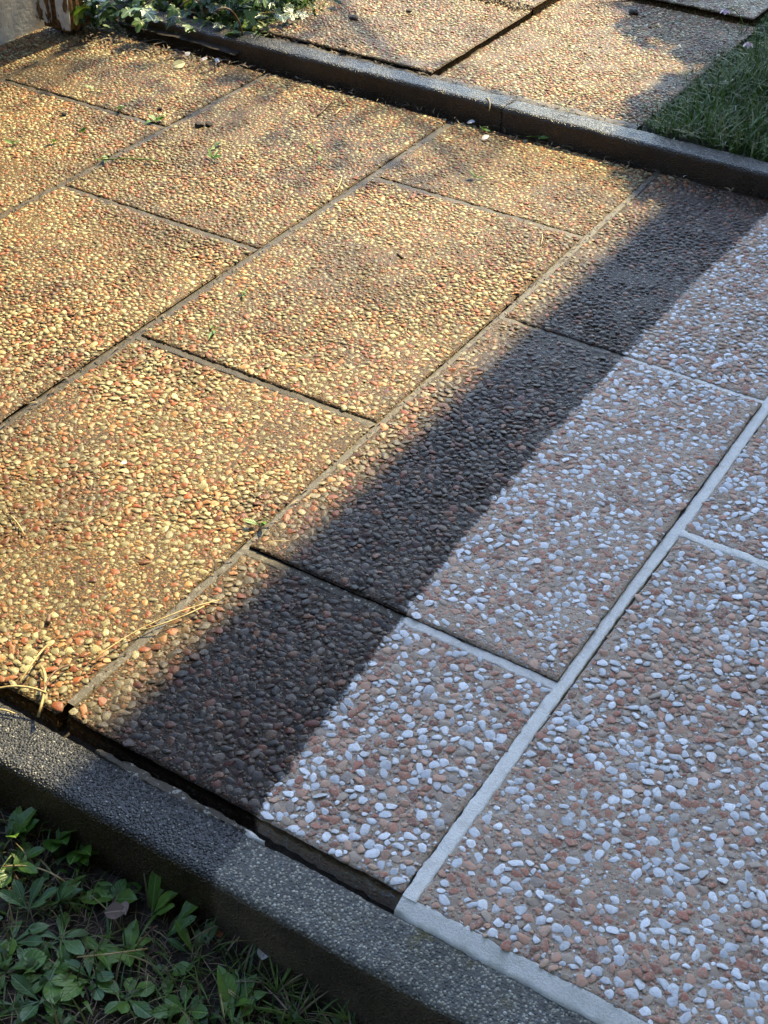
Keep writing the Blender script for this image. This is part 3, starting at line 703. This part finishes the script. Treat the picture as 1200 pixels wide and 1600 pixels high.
tuft(-.752, .56, gz(-.75), 9, .04, [SD, S_], 'dry stalks standing against the kerb at the left edge', 6, 1.2, 3)
tube('dry_stem', bez((-.715, .505, gz(-.7)+.012), (-.655, .525, gz(-.65)+.012), .004, .08), .0008, S_, label='pale dry stem lying across the moss left of the oval leaf', cat='stem')
tube('dry_stem', bez((-.592, .470, gz(-.6)+.016), (-.548, .512, gz(-.55)+.014), .006, -.08), .0009, S_, label='long pale stalk lying over the rosettes near the bottom edge', cat='stem')
tube('dry_stem', bez((-.560, .500, gz(-.55)+.004), (-.548, .528, gz(-.54)+.030), .002, .05), .0008, M['brownstem'], label='thin upright brown stalk beside the round bright leaf', cat='stem')
tube('dry_stem', bez((-.530, .528, gz(-.5)+.006), (-.505, .556, gz(-.5)+.030), .002, .02), .0007, SD, label='straight dry stem leaning to the right in front of the rust brown leaf', cat='stem')
def single_leaf(name, x, y, z, L, W, kind, mat, rot, label, cat='leaf', curl=.2, fold=.2, seed=1):
    me = leaf_mesh(L, W, kind, fold=fold, curl=curl, seed=seed, nu=10)
    return_ = link(name, me, mat, label=label, cat=cat, loc=(x, y, z)); return_.rotation_euler = rot; return return_
single_leaf('fallen_leaf', -.513, .548, gz(-.5)+.006, .020, .016, 'oval', M['rust'], (.3, -.5, 1.2), 'curled rust brown leaf lying on the soil below the kerb', curl=.6, fold=.5)
single_leaf('fallen_petal', -.4575, .560, gz(-.45)+.014, .014, .012, 'oval', M['white_petal'], (.5, -.3, 2.0), 'white petal caught in the dark grass', 'petal')
single_leaf('withered_leaf', -.600, .516, gz(-.6)+.020, .020, .017, 'oval', M['weedbrown'], (.1, -.3, .6), 'withered grey brown leaf on top of the weeds', seed=3)
single_leaf('withered_leaf', -.592, .535, gz(-.6)+.022, .016, .009, 'lance', M['weedbrown'], (.4, -.2, 5.4), 'shrivelled grey leaf tip beside the round shiny leaves', seed=4)

# ------------------------------------------------------------------ IVY BED
ivy = empty('ivy_plant', 'dark glossy ivy growing over the left end of the far kerb', 'ivy', loc=(-1.8, 2.25, .02))
ivm = [ivy_mesh(1.0, i) for i in range(8)]
for i, m_ in enumerate(ivm): m_.materials.append(M['ivy'] if i < 5 else M['ivy2'])
rr = random.Random(5)
for i in range(560):
    t = rr.random()
    x = -2.02+.44*rr.random(); y = 2.05+.42*rr.random()
    if y < 2.10 and x > -1.93: continue
    if x > -1.90 and y < 2.175 and rr.random() < (.80 if x > -1.84 else .35): continue
    if x > -1.66 and rr.random() < .6: continue
    z = (.03 if y > 2.15 or x < -1.95 else .035)+.10*rr.random()*(1 if y > 2.17 else .45)
    o = link('leaf', ivm[rr.randrange(8)], None, ivy, loc=(x+1.8, y-2.25, z-.02)); s = rr.uniform(.026, .048); o.scale = (s, s, s)
    o.rotation_euler = (rr.uniform(-.6, .6), rr.uniform(-.2, .9), rr.uniform(3.2, 6.2))
for i in range(9):
    x = rr.uniform(-2.0, -1.65); y = rr.uniform(2.15, 2.35)
    tube('stem', bez((x+1.8, y-2.25, .01), (x+1.8+rr.uniform(-.1, .12), y-2.25-rr.uniform(.02, .12), rr.uniform(.02, .08)), .03, .2), .0018, M['brownstem'], ivy)
r = np.random.default_rng(61); n = 2600
P = np.stack([r.uniform(-1.78, -1.555, n), r.uniform(2.18, 2.62, n), np.full(n, .025)], 1)
P = P[P[:, 0] < -1.60-.02*vnoise(P[:, 1], P[:, 1], 30, 5)]; n = len(P)
blades('creeping_weed', P, r.uniform(.012, .05, n), r.uniform(.003, .008, n), r.uniform(0, 6.28, n), r.uniform(.4, 1.4, n), pcs(r, n, .35, .9), 62, M['blade'], 'bright green creeping weeds along the left edge of the raised path', segs=3)
tuft(-1.79, 2.20, .03, 12, .10, [GS, GS, S_], 'tall green grass tuft rising out of the ivy', 8, 2.0, 3.0)
tuft(-1.70, 2.22, .03, 8, .07, [GS, S_], 'short grass tuft with a bent straw at the right side of the ivy', 9, 1.5, 3.0)
single_leaf('ivy_leaf', -1.655, 2.155, .042, .034, .030, 'oval', M['ivy2'], (.2, -.1, 3.6), 'round fresh green leaf lying on the far kerb')
# litter in the corner
n = 300; r = np.random.default_rng(63)
P = np.stack([r.uniform(-2.05, -1.60, n), r.normal(2.075, .022, n), np.full(n, .003)], 1); P[:, 1] = np.minimum(P[:, 1]+.0*P[:, 0], 2.115)
blades('corner_litter', P, r.uniform(.004, .02, n), r.uniform(.001, .005, n), r.uniform(0, 6.28, n), r.uniform(1., 1.9, n), pcs(r, n, 0, .75), 64, M['litter'], 'brown and white plant litter heaped in the far left corner of the terrace', segs=3)
n = 90; P = np.stack([r.uniform(-1.60, -.62, n), r.normal(2.113, .005, n), np.full(n, .0015)], 1)
blades('joint_litter', P, r.uniform(.004, .016, n), r.uniform(.0008, .003, n), r.uniform(0, 6.28, n), r.uniform(1., 1.9, n), pcs(r, n), 65, M['litter'], 'thin line of litter at the foot of the far kerb', segs=3)

# ------------------------------------------------------------------ POST AND WALL (upper left corner)
def mat_paint():
    n = NT('peeling_white_paint'); st = n.t.nodes.new('ShaderNodeMapping'); n.set(st.inputs[0], n.P); st.inputs['Scale'].default_value = (1, 1, .35)
    z = n.noise(45, 5, .65, st.outputs[0]); z2 = n.noise(14, 3)
    paint = n.mix(n.rng(n.noise(90, 4).outputs[0], .35, .7), (.52, .52, .50), (.68, .68, .66))
    paint = n.mix(n.rng(z2.outputs[0], .45, .75, 0, .5), paint, (.30, .29, .26))
    wood = n.mix(n.rng(n.noise(140, 4, .7, st.outputs[0]).outputs[0], .35, .65), (.05, .028, .012), (.20, .105, .035))
    f = n.rng(n.math('ADD', z.outputs[0], n.math('MULTIPLY', z2.outputs[0], .3)), .69, .71)
    return n.fin(n.mix(f, paint, wood), .65, n.bump(n.math('SUBTRACT', z.outputs[0], n.math('MULTIPLY', f, .8)), .002, .8))
M['paint'] = mat_paint()
M['rot'] = mat_simple('rotten_wood', (.045, .022, .008), (.24, .115, .03), 120, .8, .003)
M['render'] = mat_simple('grey_white_panel', (.50, .49, .46), (.64, .63, .60), 30, .8, .0012)
def box(name, x0, x1, y0, y1, z0, z1, mat, parent=None, seg=0, jag=None, **kw):
    bm = bmesh.new(); bmesh.ops.create_cube(bm, size=1)
    for v in bm.verts: v.co = Vector(((x0+x1)/2+v.co.x*(x1-x0), (y0+y1)/2+v.co.y*(y1-y0), (z0+z1)/2+v.co.z*(z1-z0)))
    if seg: bmesh.ops.subdivide_edges(bm, edges=bm.edges[:], cuts=seg, use_grid_fill=True)
    if jag:
        rq = random.Random(int(x0*1000))
        for v in bm.verts:
            if v.co.z < z0+.004: v.co.z += rq.uniform(0, jag)
            v.co.x += rq.uniform(-1, 1)*.0008; v.co.y += rq.uniform(-1, 1)*.0008
    else: bmesh.ops.bevel(bm, geom=bm.edges[:], offset=min(.002, (x1-x0)*.2, (y1-y0)*.2), segments=1, affect='EDGES') if not seg else None
    me = bpy.data.meshes.new(name); bm.to_mesh(me); bm.free()
    return link(name, me, mat, parent, **kw)
post = empty('door_post', 'peeling white wooden post with a rotten brown foot in the far left corner', 'post', loc=(-2.03, 2.03, 0))
box('post_core', -.036, .034, .006, .07, .006, 1.75, M['rot'], post, 9, .012)
box('painted_board', -.046, -.010, -.006, .004, .02, 1.75, M['paint'], post, 9, .03)
box('painted_board', .012, .040, -.004, .0045, .012, 1.75, M['paint'], post, 9, .03)
box('painted_strip', -.010, .012, -.003, .0045, .075, 1.75, M['rot'], post, 9, .03)
box('white_panel', -2.13, -2.082, -.2, 2.06, -.004, 1.75, M['render'], seg=0, label='weathered white wall panel at the upper left picture corner', cat='wall panel')

# ------------------------------------------------------------------ HOUSE SIDE: wall, canopy that keeps the terrace dry, and a garden tree
M['plaster'] = mat_simple('house_plaster', (.55, .53, .48), (.68, .66, .6), 20, .9, .002)
M['canopy'] = mat_simple('canopy_boards', (.42, .38, .33), (.55, .5, .44), 20, .7, .001)
M['metal'] = mat_simple('zinc_gutter', (.32, .33, .34), (.42, .43, .44), 20, .4, .0005)
CH = 3.2; ex = -.70+CH*.05
box('house_wall', 1.7, 1.95, -3.0, 7.5, -.14, 4.0, M['plaster'], label='pale plastered house wall right of the terrace', cat='house wall')
can = empty('terrace_canopy', 'flat canopy roof over the dry part of the terrace', 'canopy', loc=(0, 0, 0))
box('canopy_deck', ex, 1.7, -2.5, 7.5, CH, CH+.05, M['canopy'], can)
box('gutter', ex-.0, ex+.08, -2.5, 7.5, CH+.052, CH+.12, M['metal'], can)
for y in (-2.3, 7.3): box('canopy_post', ex+.1, ex+.18, y, y+.08, -.14, CH-.002, M['canopy'], can)

def leaf_cloud(name, blobs, n, size, seed, mat, parent):
    r = np.random.default_rng(seed); C = []
    for (c, R, wgt) in blobs:
        m = int(n*wgt); d = r.normal(0, 1, (m, 3)); d /= np.linalg.norm(d, axis=1)[:, None]; C.append(np.array(c)+d*(R*r.uniform(0, 1, m)**.45)[:, None])
    C = np.concatenate(C); n = len(C); a = r.normal(0, 1, (n, 3)); a /= np.linalg.norm(a, axis=1)[:, None]; b = np.cross(a, r.normal(0, 1, (n, 3))); b /= np.linalg.norm(b, axis=1)[:, None]
    s = size*r.uniform(.6, 1.2, n)[:, None]
    V = np.stack([C-a*s, C-b*s*.5, C+a*s, C+b*s*.5], 1).reshape(-1, 3); F = np.arange(n*4).reshape(n, 4)
    return link(name, mesh_np(name, V, F, np.repeat(pcs(r, n, 0, .7), 4, axis=0), smooth=False), mat, parent)
tree = empty('garden_shrub', 'tall leafy shrub on the lawn beside the house', 'shrub', loc=(-.35, 3.75, .02))
tube('trunk', [(0, 0, 0), (.01, -.02, .5), (-.02, -.05, 1.0), (0, -.1, 1.5)], [.035, .028, .022, .012], M['brownstem'], tree, 8)
tube('branch', [(-.02, -.05, 1.0), (-.1, .15, 1.35), (-.2, .4, 1.55)], [.016, .012, .006], M['brownstem'], tree, 6)
leaf_cloud('crown', [((-.215, .05, 1.66), .25, .22), ((.0, .3, 1.62), .30, .23), ((-.42, .60, 1.60), .32, .3), ((.15, .6, 1.5), .3, .25)], 14000, .030, 71, M['blade'], tree)

# ------------------------------------------------------------------ SMALL THINGS LYING ABOUT
def lump(name, x, y, z, s, mat, label, cat, seed, sq=.6):
    bm = bmesh.new(); bmesh.ops.create_icosphere(bm, subdivisions=3, radius=1); rq = np.random.default_rng(seed)
    V = np.array([v.co for v in bm.verts]); V *= (1+.22*vnoise(V[:, 0]+V[:, 2]*.7, V[:, 1]-V[:, 2]*.5, 3, seed)+.1*vnoise(V[:, 0]-V[:, 2], V[:, 1]+V[:, 2], 8, seed+1))[:, None]; V[:, 2] *= sq
    for v, q in zip(bm.verts, V): v.co = q*s
    me = bpy.data.meshes.new(name); bm.to_mesh(me); bm.free()
    for p in me.polygons: p.use_smooth = True
    return link(name, me, mat, label=label, cat=cat, loc=(x, y, z+s*sq*.55))
PZ = .0425; PR = .0335
lump('soil_clod', -1.519, 2.345, PZ, .0085, M['clod'], 'black soil clod on the raised path, farthest left of the upper pair', 'clod', 1)
lump('soil_clod', -1.441, 2.19, PZ, .0065, M['clod'], 'black soil clod on the raised path nearest the kerb', 'clod', 2)
lump('soil_clod', -1.449, 2.445, PZ, .006, M['clod'], 'small dark clod in the middle of the left path slab', 'clod', 3)
lump('soil_clod', -1.075, 2.722, PR, .010, M['clod'], 'rounded black clod near the far edge of the right path slab', 'clod', 4, .7)
lump('soil_clod', -1.512, 1.833, .001, .008, M['clod'], 'dark clod beside a white crumb behind the crossing of two joints', 'clod', 5)
lump('soil_clod', -1.500, 1.846, .001, .007, M['clod'], 'grey crumb touching the dark clod behind the crossing of two joints', 'clod', 6)
lump('soil_clod', -1.616, 1.851, .001, .005, M['clod'], 'tiny dark clod on the far left slab behind the joint', 'clod', 7)
lump('soil_clod', -1.743, 1.737, .001, .0045, M['clod'], 'tiny dark clod on the left slab in front of the joint', 'clod', 8)
lump('soil_clod', -.690, .470, gz(-.69)+.004, .011, M['clod'], 'blackish clod between the weeds at the left edge', 'clod', 9)
n = 240; r = np.random.default_rng(91)
P = np.stack([r.uniform(-1.40, -1.25, n), 0*r.uniform(0, 1, n), np.full(n, PZ+.002)], 1); P[:, 1] = 2.60+r.normal(0, .012, n)
Dg = dict(P=P[:, :2], S=np.stack([r.uniform(.0015, .005, n)]*3, 1), Z=P[:, 2], pc=pcs(r, n), ang=r.uniform(0, 6, n), tilt=r.normal(0, .3, (n, 2)))
link('grit', bake(Dg, np.ones(n, bool), TF, 3), M['litter'], label='dark wet grit gathered in the corner of the left path slab', kind='stuff')
single_leaf('fallen_leaf', -1.722, 2.020, .004, .026, .018, 'oval', M['palel'], (.7, -.3, .9), 'pale oval leaf lying near the far left corner of the terrace')
for (x, y, a, lb) in [(-1.700, 2.078, .4, 'white petal at the foot of the far kerb, left of two'), (-1.664, 2.085, 2.2, 'white petal at the foot of the far kerb, right of two'),
                   (-1.738, 2.078, 1.4, 'white petal beside the corner litter'), (-1.065, 2.060, 1., 'white petal on the terrace in front of the kerb joint'),
                   (-1.122, 2.108, .2, 'white petal at the foot of the far kerb beside a slab joint')]:
    single_leaf('fallen_petal', x, y, .003, .015, .010, 'oval', M['white_petal'], (.3, -.5, a), lb, 'petal', seed=int(-x*100))
GB = [(-1.556, 1.628, 'moss green tuft at the left end of the stalk on the long joint'), (-1.589, 1.806, 'green weed sprig in the joint left of the crossing'), (-1.676, 1.812, 'moss green sprig in the middle of the left cross joint'), (-1.672, 1.640, 'green leaf scrap at the left, nearest the long joint'),
      (-1.663, 1.690, 'thin green scrap on the left slab behind the bigger scrap'), (-1.730, 1.590, 'flat green scrap at the left picture edge'), (-1.409, 1.734, 'forked green scrap in the middle of the scattered clippings'),
      (-1.436, 1.778, 'small green clipping left of the forked scrap'), (-1.299, 1.868, 'pale green stalk clipping right of the scattered clippings'), (-1.252, 1.826, 'green clipping just before the joint of the middle row'),
      (-1.768, 1.851, 'green sprig on the left slab behind the cross joint'), (-1.090, 1.394, 'small bright leaf in the middle of the large sunlit slab'), (-1.066, 1.291, 'tiny green leaf on the large slab near its lower left corner'),
      (-.762, .985, 'small green weed growing in the long joint at the shadow edge'), (-.998, 1.920, 'dark green clipping on the slab in front of the far kerb'), (-1.084, 2.098, 'green sprig at the foot of the far kerb beside the petals'),
      (-.988, 2.120, 'round green clover leaf hanging at the far kerb')]
for i, (x, y, lb) in enumerate(GB):
    o = empty('green_sprig', lb, 'plant scrap', loc=(x, y, .002)); rq = random.Random(300+i)
    for k in range(rq.choice((2, 3, 3, 4))):
        l = rq.uniform(.010, .022); q = link('leaf', leaf_mesh(l, l*rq.uniform(.25, .5), rq.choice(('lance', 'oval')), fold=.3, curl=rq.uniform(0, .3), seed=i*5+k, nu=6, nv=3), M['weed3'] if rq.random() < .6 else M['weed'], o, loc=(rq.uniform(-.004, .004), rq.uniform(-.004, .004), .001))
        q.rotation_euler = (rq.uniform(-.6, .6), -rq.uniform(.1, .7), rq.uniform(0, 6.28))
    tube('stem', bez((-.006, 0, .001), (.01*rq.uniform(.5, 1), .008*rq.uniform(-1, 1), .004), .002, .1, 5), .0006, M['greenstem'], o, 4)
def stemthing(a, b, sag, side, rr_, mat, lb, name='straw', cat='straw'):
    return tube(name, bez(a, b, sag, side), rr_, mat, label=lb, cat=cat)
stemthing((-1.560, 1.625, .003), (-1.470, 1.672, .006), .002, .03, .0013, M['greenstem'], 'leafy green stalk lying across the long joint', 'green_stalk', 'stalk')
stemthing((-1.43, 1.640, .003), (-1.355, 1.668, .003), .001, .03, .0008, M['brownstem'], 'thin dark stalk on the slab right of the leafy green one', 'twig', 'twig')
stemthing((-1.378, 2.055, .003), (-1.362, 1.985, .003), .001, .03, .0016, M['brownstem'], 'brown twig with a pale head lying before the far kerb', 'twig', 'twig')
stemthing((-1.345, 2.035, .003), (-1.338, 2.005, .003), .002, .05, .0014, S_, 'short straw beside the brown twig', )
stemthing((-1.185, 1.795, .002), (-1.165, 1.750, .003), .002, .03, .0010, S_, 'short straw next to the upper middle joint')
stemthing((-.815, 1.800, .003), (-.800, 1.765, .003), .002, .03, .0009, S_, 'pale straw on the sunlit slab near its right corner')
stemthing((-.775, .705, .004), (-.722, .853, .004), .003, .06, .0007, S_, 'long dry straw lying along the joint in front, the longer one')
stemthing((-.762, .770, .004), (-.728, .835, .006), .003, -.08, .0008, S_, 'shorter bent straw lying beside the long one on the joint')
stemthing((-.738, .958, .003), (-.712, .978, .003), .001, .03, .0007, S_, 'thin straw crossing the shadow edge by the small green weed')
stemthing((-.925, 1.182, .003), (-.898, 1.180, .003), .001, .0, .0007, S_, 'fine straw on the middle slab before its lower joint')
stemthing((-1.01, .838, .003), (-.975, .822, .003), .001, .03, .0008, S_, 'fine straw at the left picture edge')
stemthing((-.835, .610, .006), (-.7745, .644, .014), .004, .10, .0012, S_, 'thick yellow straw bridging the gap above the kerb at the left edge')
stemthing((-.812, .675, .004), (-.767, .622, .004), .010, .10, .0016, S_, 'broad arched yellow blade at the left end of the terrace edge')
stemthing((-.790, .692, .004), (-.767, .628, .006), .010, -.10, .0012, M['brownstem'], 'thin brown stalk behind the arched yellow blade')
stemthing((-.828, .700, .004), (-.812, .640, .004), .008, .05, .0012, S_, 'upright dry stalk at the left picture edge above the kerb')
stemthing((-.83, .598, -.005), (-.795, .618, -.004), .002, .10, .0008, S_, 'hair thin straw lying on the sunlit kerb')
stemthing((-.858, .737, .003), (-.852, .728, .003), .0, .0, .0026, M['brownstem'], 'short black twig stub on the left slab', 'twig', 'twig')
stemthing((-.97, 1.622, .003), (-.956, 1.615, .003), .0, .0, .0018, M['brownstem'], 'dark sliver of bark on the large sunlit slab', 'twig', 'twig')
stemthing((-1.11, 2.150, .038), (-1.085, 2.120, .030), .006, .1, .0010, S_, 'pale curved straw hanging over the far kerb beside its joint')
stemthing((-.99, 2.192, .040), (-.952, 2.165, .040), .003, .1, .0009, GS, 'grass blade lying on the far kerb right of its joint', 'fallen_grass', 'grass')
stemthing((-1.16, 2.73, PR+.003), (-1.08, 2.79, PR+.003), .002, .05, .0008, M['brownstem'], 'thin bent twig behind the black clod on the right path slab', 'twig', 'twig')
stemthing((-.975, 2.20, PR+.003), (-.965, 2.28, PR+.003), .002, .1, .0012, SD, 'curved straw in the shade on the right path slab')
# pink flowers in the lawn
for (x, y, zt, lb) in [(-.905, 2.790, .062, 'drooping pale pink flower at the edge of the lawn'), (-.800, 2.640, .060, 'small pink flower in the shaded lawn')]:
    o = empty('pink_flower', lb, 'flower', loc=(x, y, 0.026))
    tube('stem', bez((.045, .0, .005), (0, 0, zt-.03), .012, .0, 6), .0010, M['greenstem'], o, 4)
    for k in range(5):
        q = link('petal', leaf_mesh(.014, .009, 'oval', seed=k, nu=6, nv=3), M['pink'], o, loc=(0, 0, zt-.03)); q.rotation_euler = (0, .5, k*1.256)
# puddly white mark on the terrace slab: a fallen petal scrap
single_leaf('fallen_petal', -.972, .986, .003, .008, .006, 'oval', M['white_petal'], (.2, -.3, .4), 'tiny white scrap on the near left slab', 'petal')

# unseen hedge added behind the camera to block light on camera-facing sides
hedge = empty('blocker_hedge', 'tall clipped hedge across the weedy bed from the terrace', 'hedge', loc=(0, 0, 0))
M['blocker_core'] = mat_simple('blocker_inside', (.010, .016, .006), (.022, .035, .012), 30, .95, .01)
box('blocker_core', -4.0, 1.6, -1.95, -1.35, -.13, 2.0, M['blocker_core'], hedge, 9)
leaf_cloud('foliage', [((-3.7+.55*i, -1.5, .3+.6*j), .42, 1/40) for i in range(10) for j in range(4)], 16000, .03, 72, M['blade'], hedge)

r = np.random.default_rng(81)
def cloud_box(x0, x1, y0, y1, z0, z1, n, size, seed, mat, parent, name, lo=0, hi=.7):
    r = np.random.default_rng(seed); C = np.stack([r.uniform(x0, x1, n), r.uniform(y0, y1, n), r.uniform(z0, z1, n)], 1)
    a = r.normal(0, 1, (n, 3)); a[:, 2] *= .4; a /= np.linalg.norm(a, axis=1)[:, None]; b = np.cross(a, r.normal(0, 1, (n, 3))*np.array([.4, .4, 1])); b /= np.linalg.norm(b, axis=1)[:, None]
    s_ = size*r.uniform(.5, 1.2, n)[:, None]
    V = np.stack([C-a*s_, C-a*s_*.2-b*s_*.5, C+a*s_*.5-b*s_*.38, C+a*s_, C+a*s_*.5+b*s_*.38, C-a*s_*.2+b*s_*.5], 1).reshape(-1, 3); F = np.arange(n*6).reshape(n, 6)
    return link(name, mesh_np(name, V, F, np.repeat(pcs(r, n, lo, hi), 6, axis=0), smooth=False), mat, parent)
ug = cloud_box(-.24, .14, -.06, .30, .0, .075, 1500, .014, 82, M['blade'], ivy, 'undergrowth', 0, .4); ug['kind'] = 'stuff'
ug = cloud_box(-.22, -.12, -.17, -.06, -.015, .06, 160, .013, 83, M['blade'], ivy, 'undergrowth', 0, .3); ug['kind'] = 'stuff'
# seedlings between the bigger weeds
n = 3600; P = np.stack([r.uniform(-1.7, -.2, n), r.uniform(.34, .552, n), np.zeros(n)], 1)
k = vnoise(P[:, 0], P[:, 1], 20, 84) > -.05; P = P[k]; n = len(P); P[:, 2] = soilz(P)+r.uniform(.001, .012, n)
blades('ground_cover', P, r.uniform(.006, .016, n), r.uniform(.004, .008, n), r.uniform(0, 6.28, n), r.uniform(.7, 1.5, n), pcs(r, n, .0, .72), 85, M['blade'], 'small seedlings and clover between the larger weeds', segs=3)


# overhanging branch of a garden tree whose thin leaves dapple the far end of the terrace
gt = empty('garden_tree', 'garden tree with a thin overhanging branch beyond the raised path', 'tree', loc=(-2.6, 6.2, .0))
tube('trunk', [(0, 0, -.1), (.03, -.02, 1.0), (.1, -.1, 2.2), (.3, -.3, 3.2), (.4, -.4, 4.2)], [.11, .09, .075, .05, .02], M['brownstem'], gt, 10)
tube('branch', [(.1, -.1, 2.3), (.6, -.6, 2.9), (1.2, -1.1, 3.15), (1.8, -1.5, 3.2)], [.035, .025, .015, .006], M['brownstem'], gt, 6)
leaf_cloud('crown', [((1.15, -1.35, 3.2), .26, .25), ((1.55, -1.40, 3.2), .22, .22), ((.8, -1.5, 3.15), .22, .18), ((.4, -.4, 4.0), .9, .35)], 520, .028, 73, M['blade'], gt)
n = 420; r = np.random.default_rng(95)
P = np.stack([r.uniform(-2.0, -.8, n), 1.25+.85*r.uniform(0, 1, n)**.6, np.full(n, .0022)], 1); P = P[(P[:, 1] < 2.1) & (r.uniform(0, 1, n) < .8)]; n = len(P)
blades('leaf_crumbs', P, r.uniform(.002, .010, n), r.uniform(.0006, .003, n), r.uniform(0, 6.28, n), r.uniform(1., 1.9, n), pcs(r, n, 0, .8), 96, M['litter'], 'tiny leaf crumbs and dirt scattered over the far slabs', segs=2)
# dirt and crumbs caught in the joints
n = 500; t = r.uniform(0, 1, n); xj = r.choice([-1.1525, -1.558, -.756], n)
P = np.stack([xj+r.normal(0, .003, n), .68+1.42*t, np.full(n, -.001)], 1)
blades('joint_dirt', P, r.uniform(.002, .009, n), r.uniform(.0006, .003, n), r.uniform(0, 6.28, n), r.uniform(1.2, 1.9, n), pcs(r, n, 0, .6), 97, M['litter'], 'crumbs and dirt caught in the long joints of the terrace', segs=2)

strip('joint_dirt_fill', [(-1.60, 2.186), (-1.24, 2.189), (-.83, 2.192)], .026, .0335, M['mortar'], path, 131, rag=.002, crown=.002, zn=.0012)
n = 220; P = np.stack([r.uniform(-1.62, -.84, n), 2.188+r.normal(0, .006, n), np.full(n, .036)], 1)
blades('kerb_litter', P, r.uniform(.003, .012, n), r.uniform(.0008, .003, n), r.uniform(0, 6.28, n), r.uniform(1., 1.9, n), pcs(r, n, 0, .8), 98, M['litter'], 'litter caught between the far kerb and the raised path', segs=2)
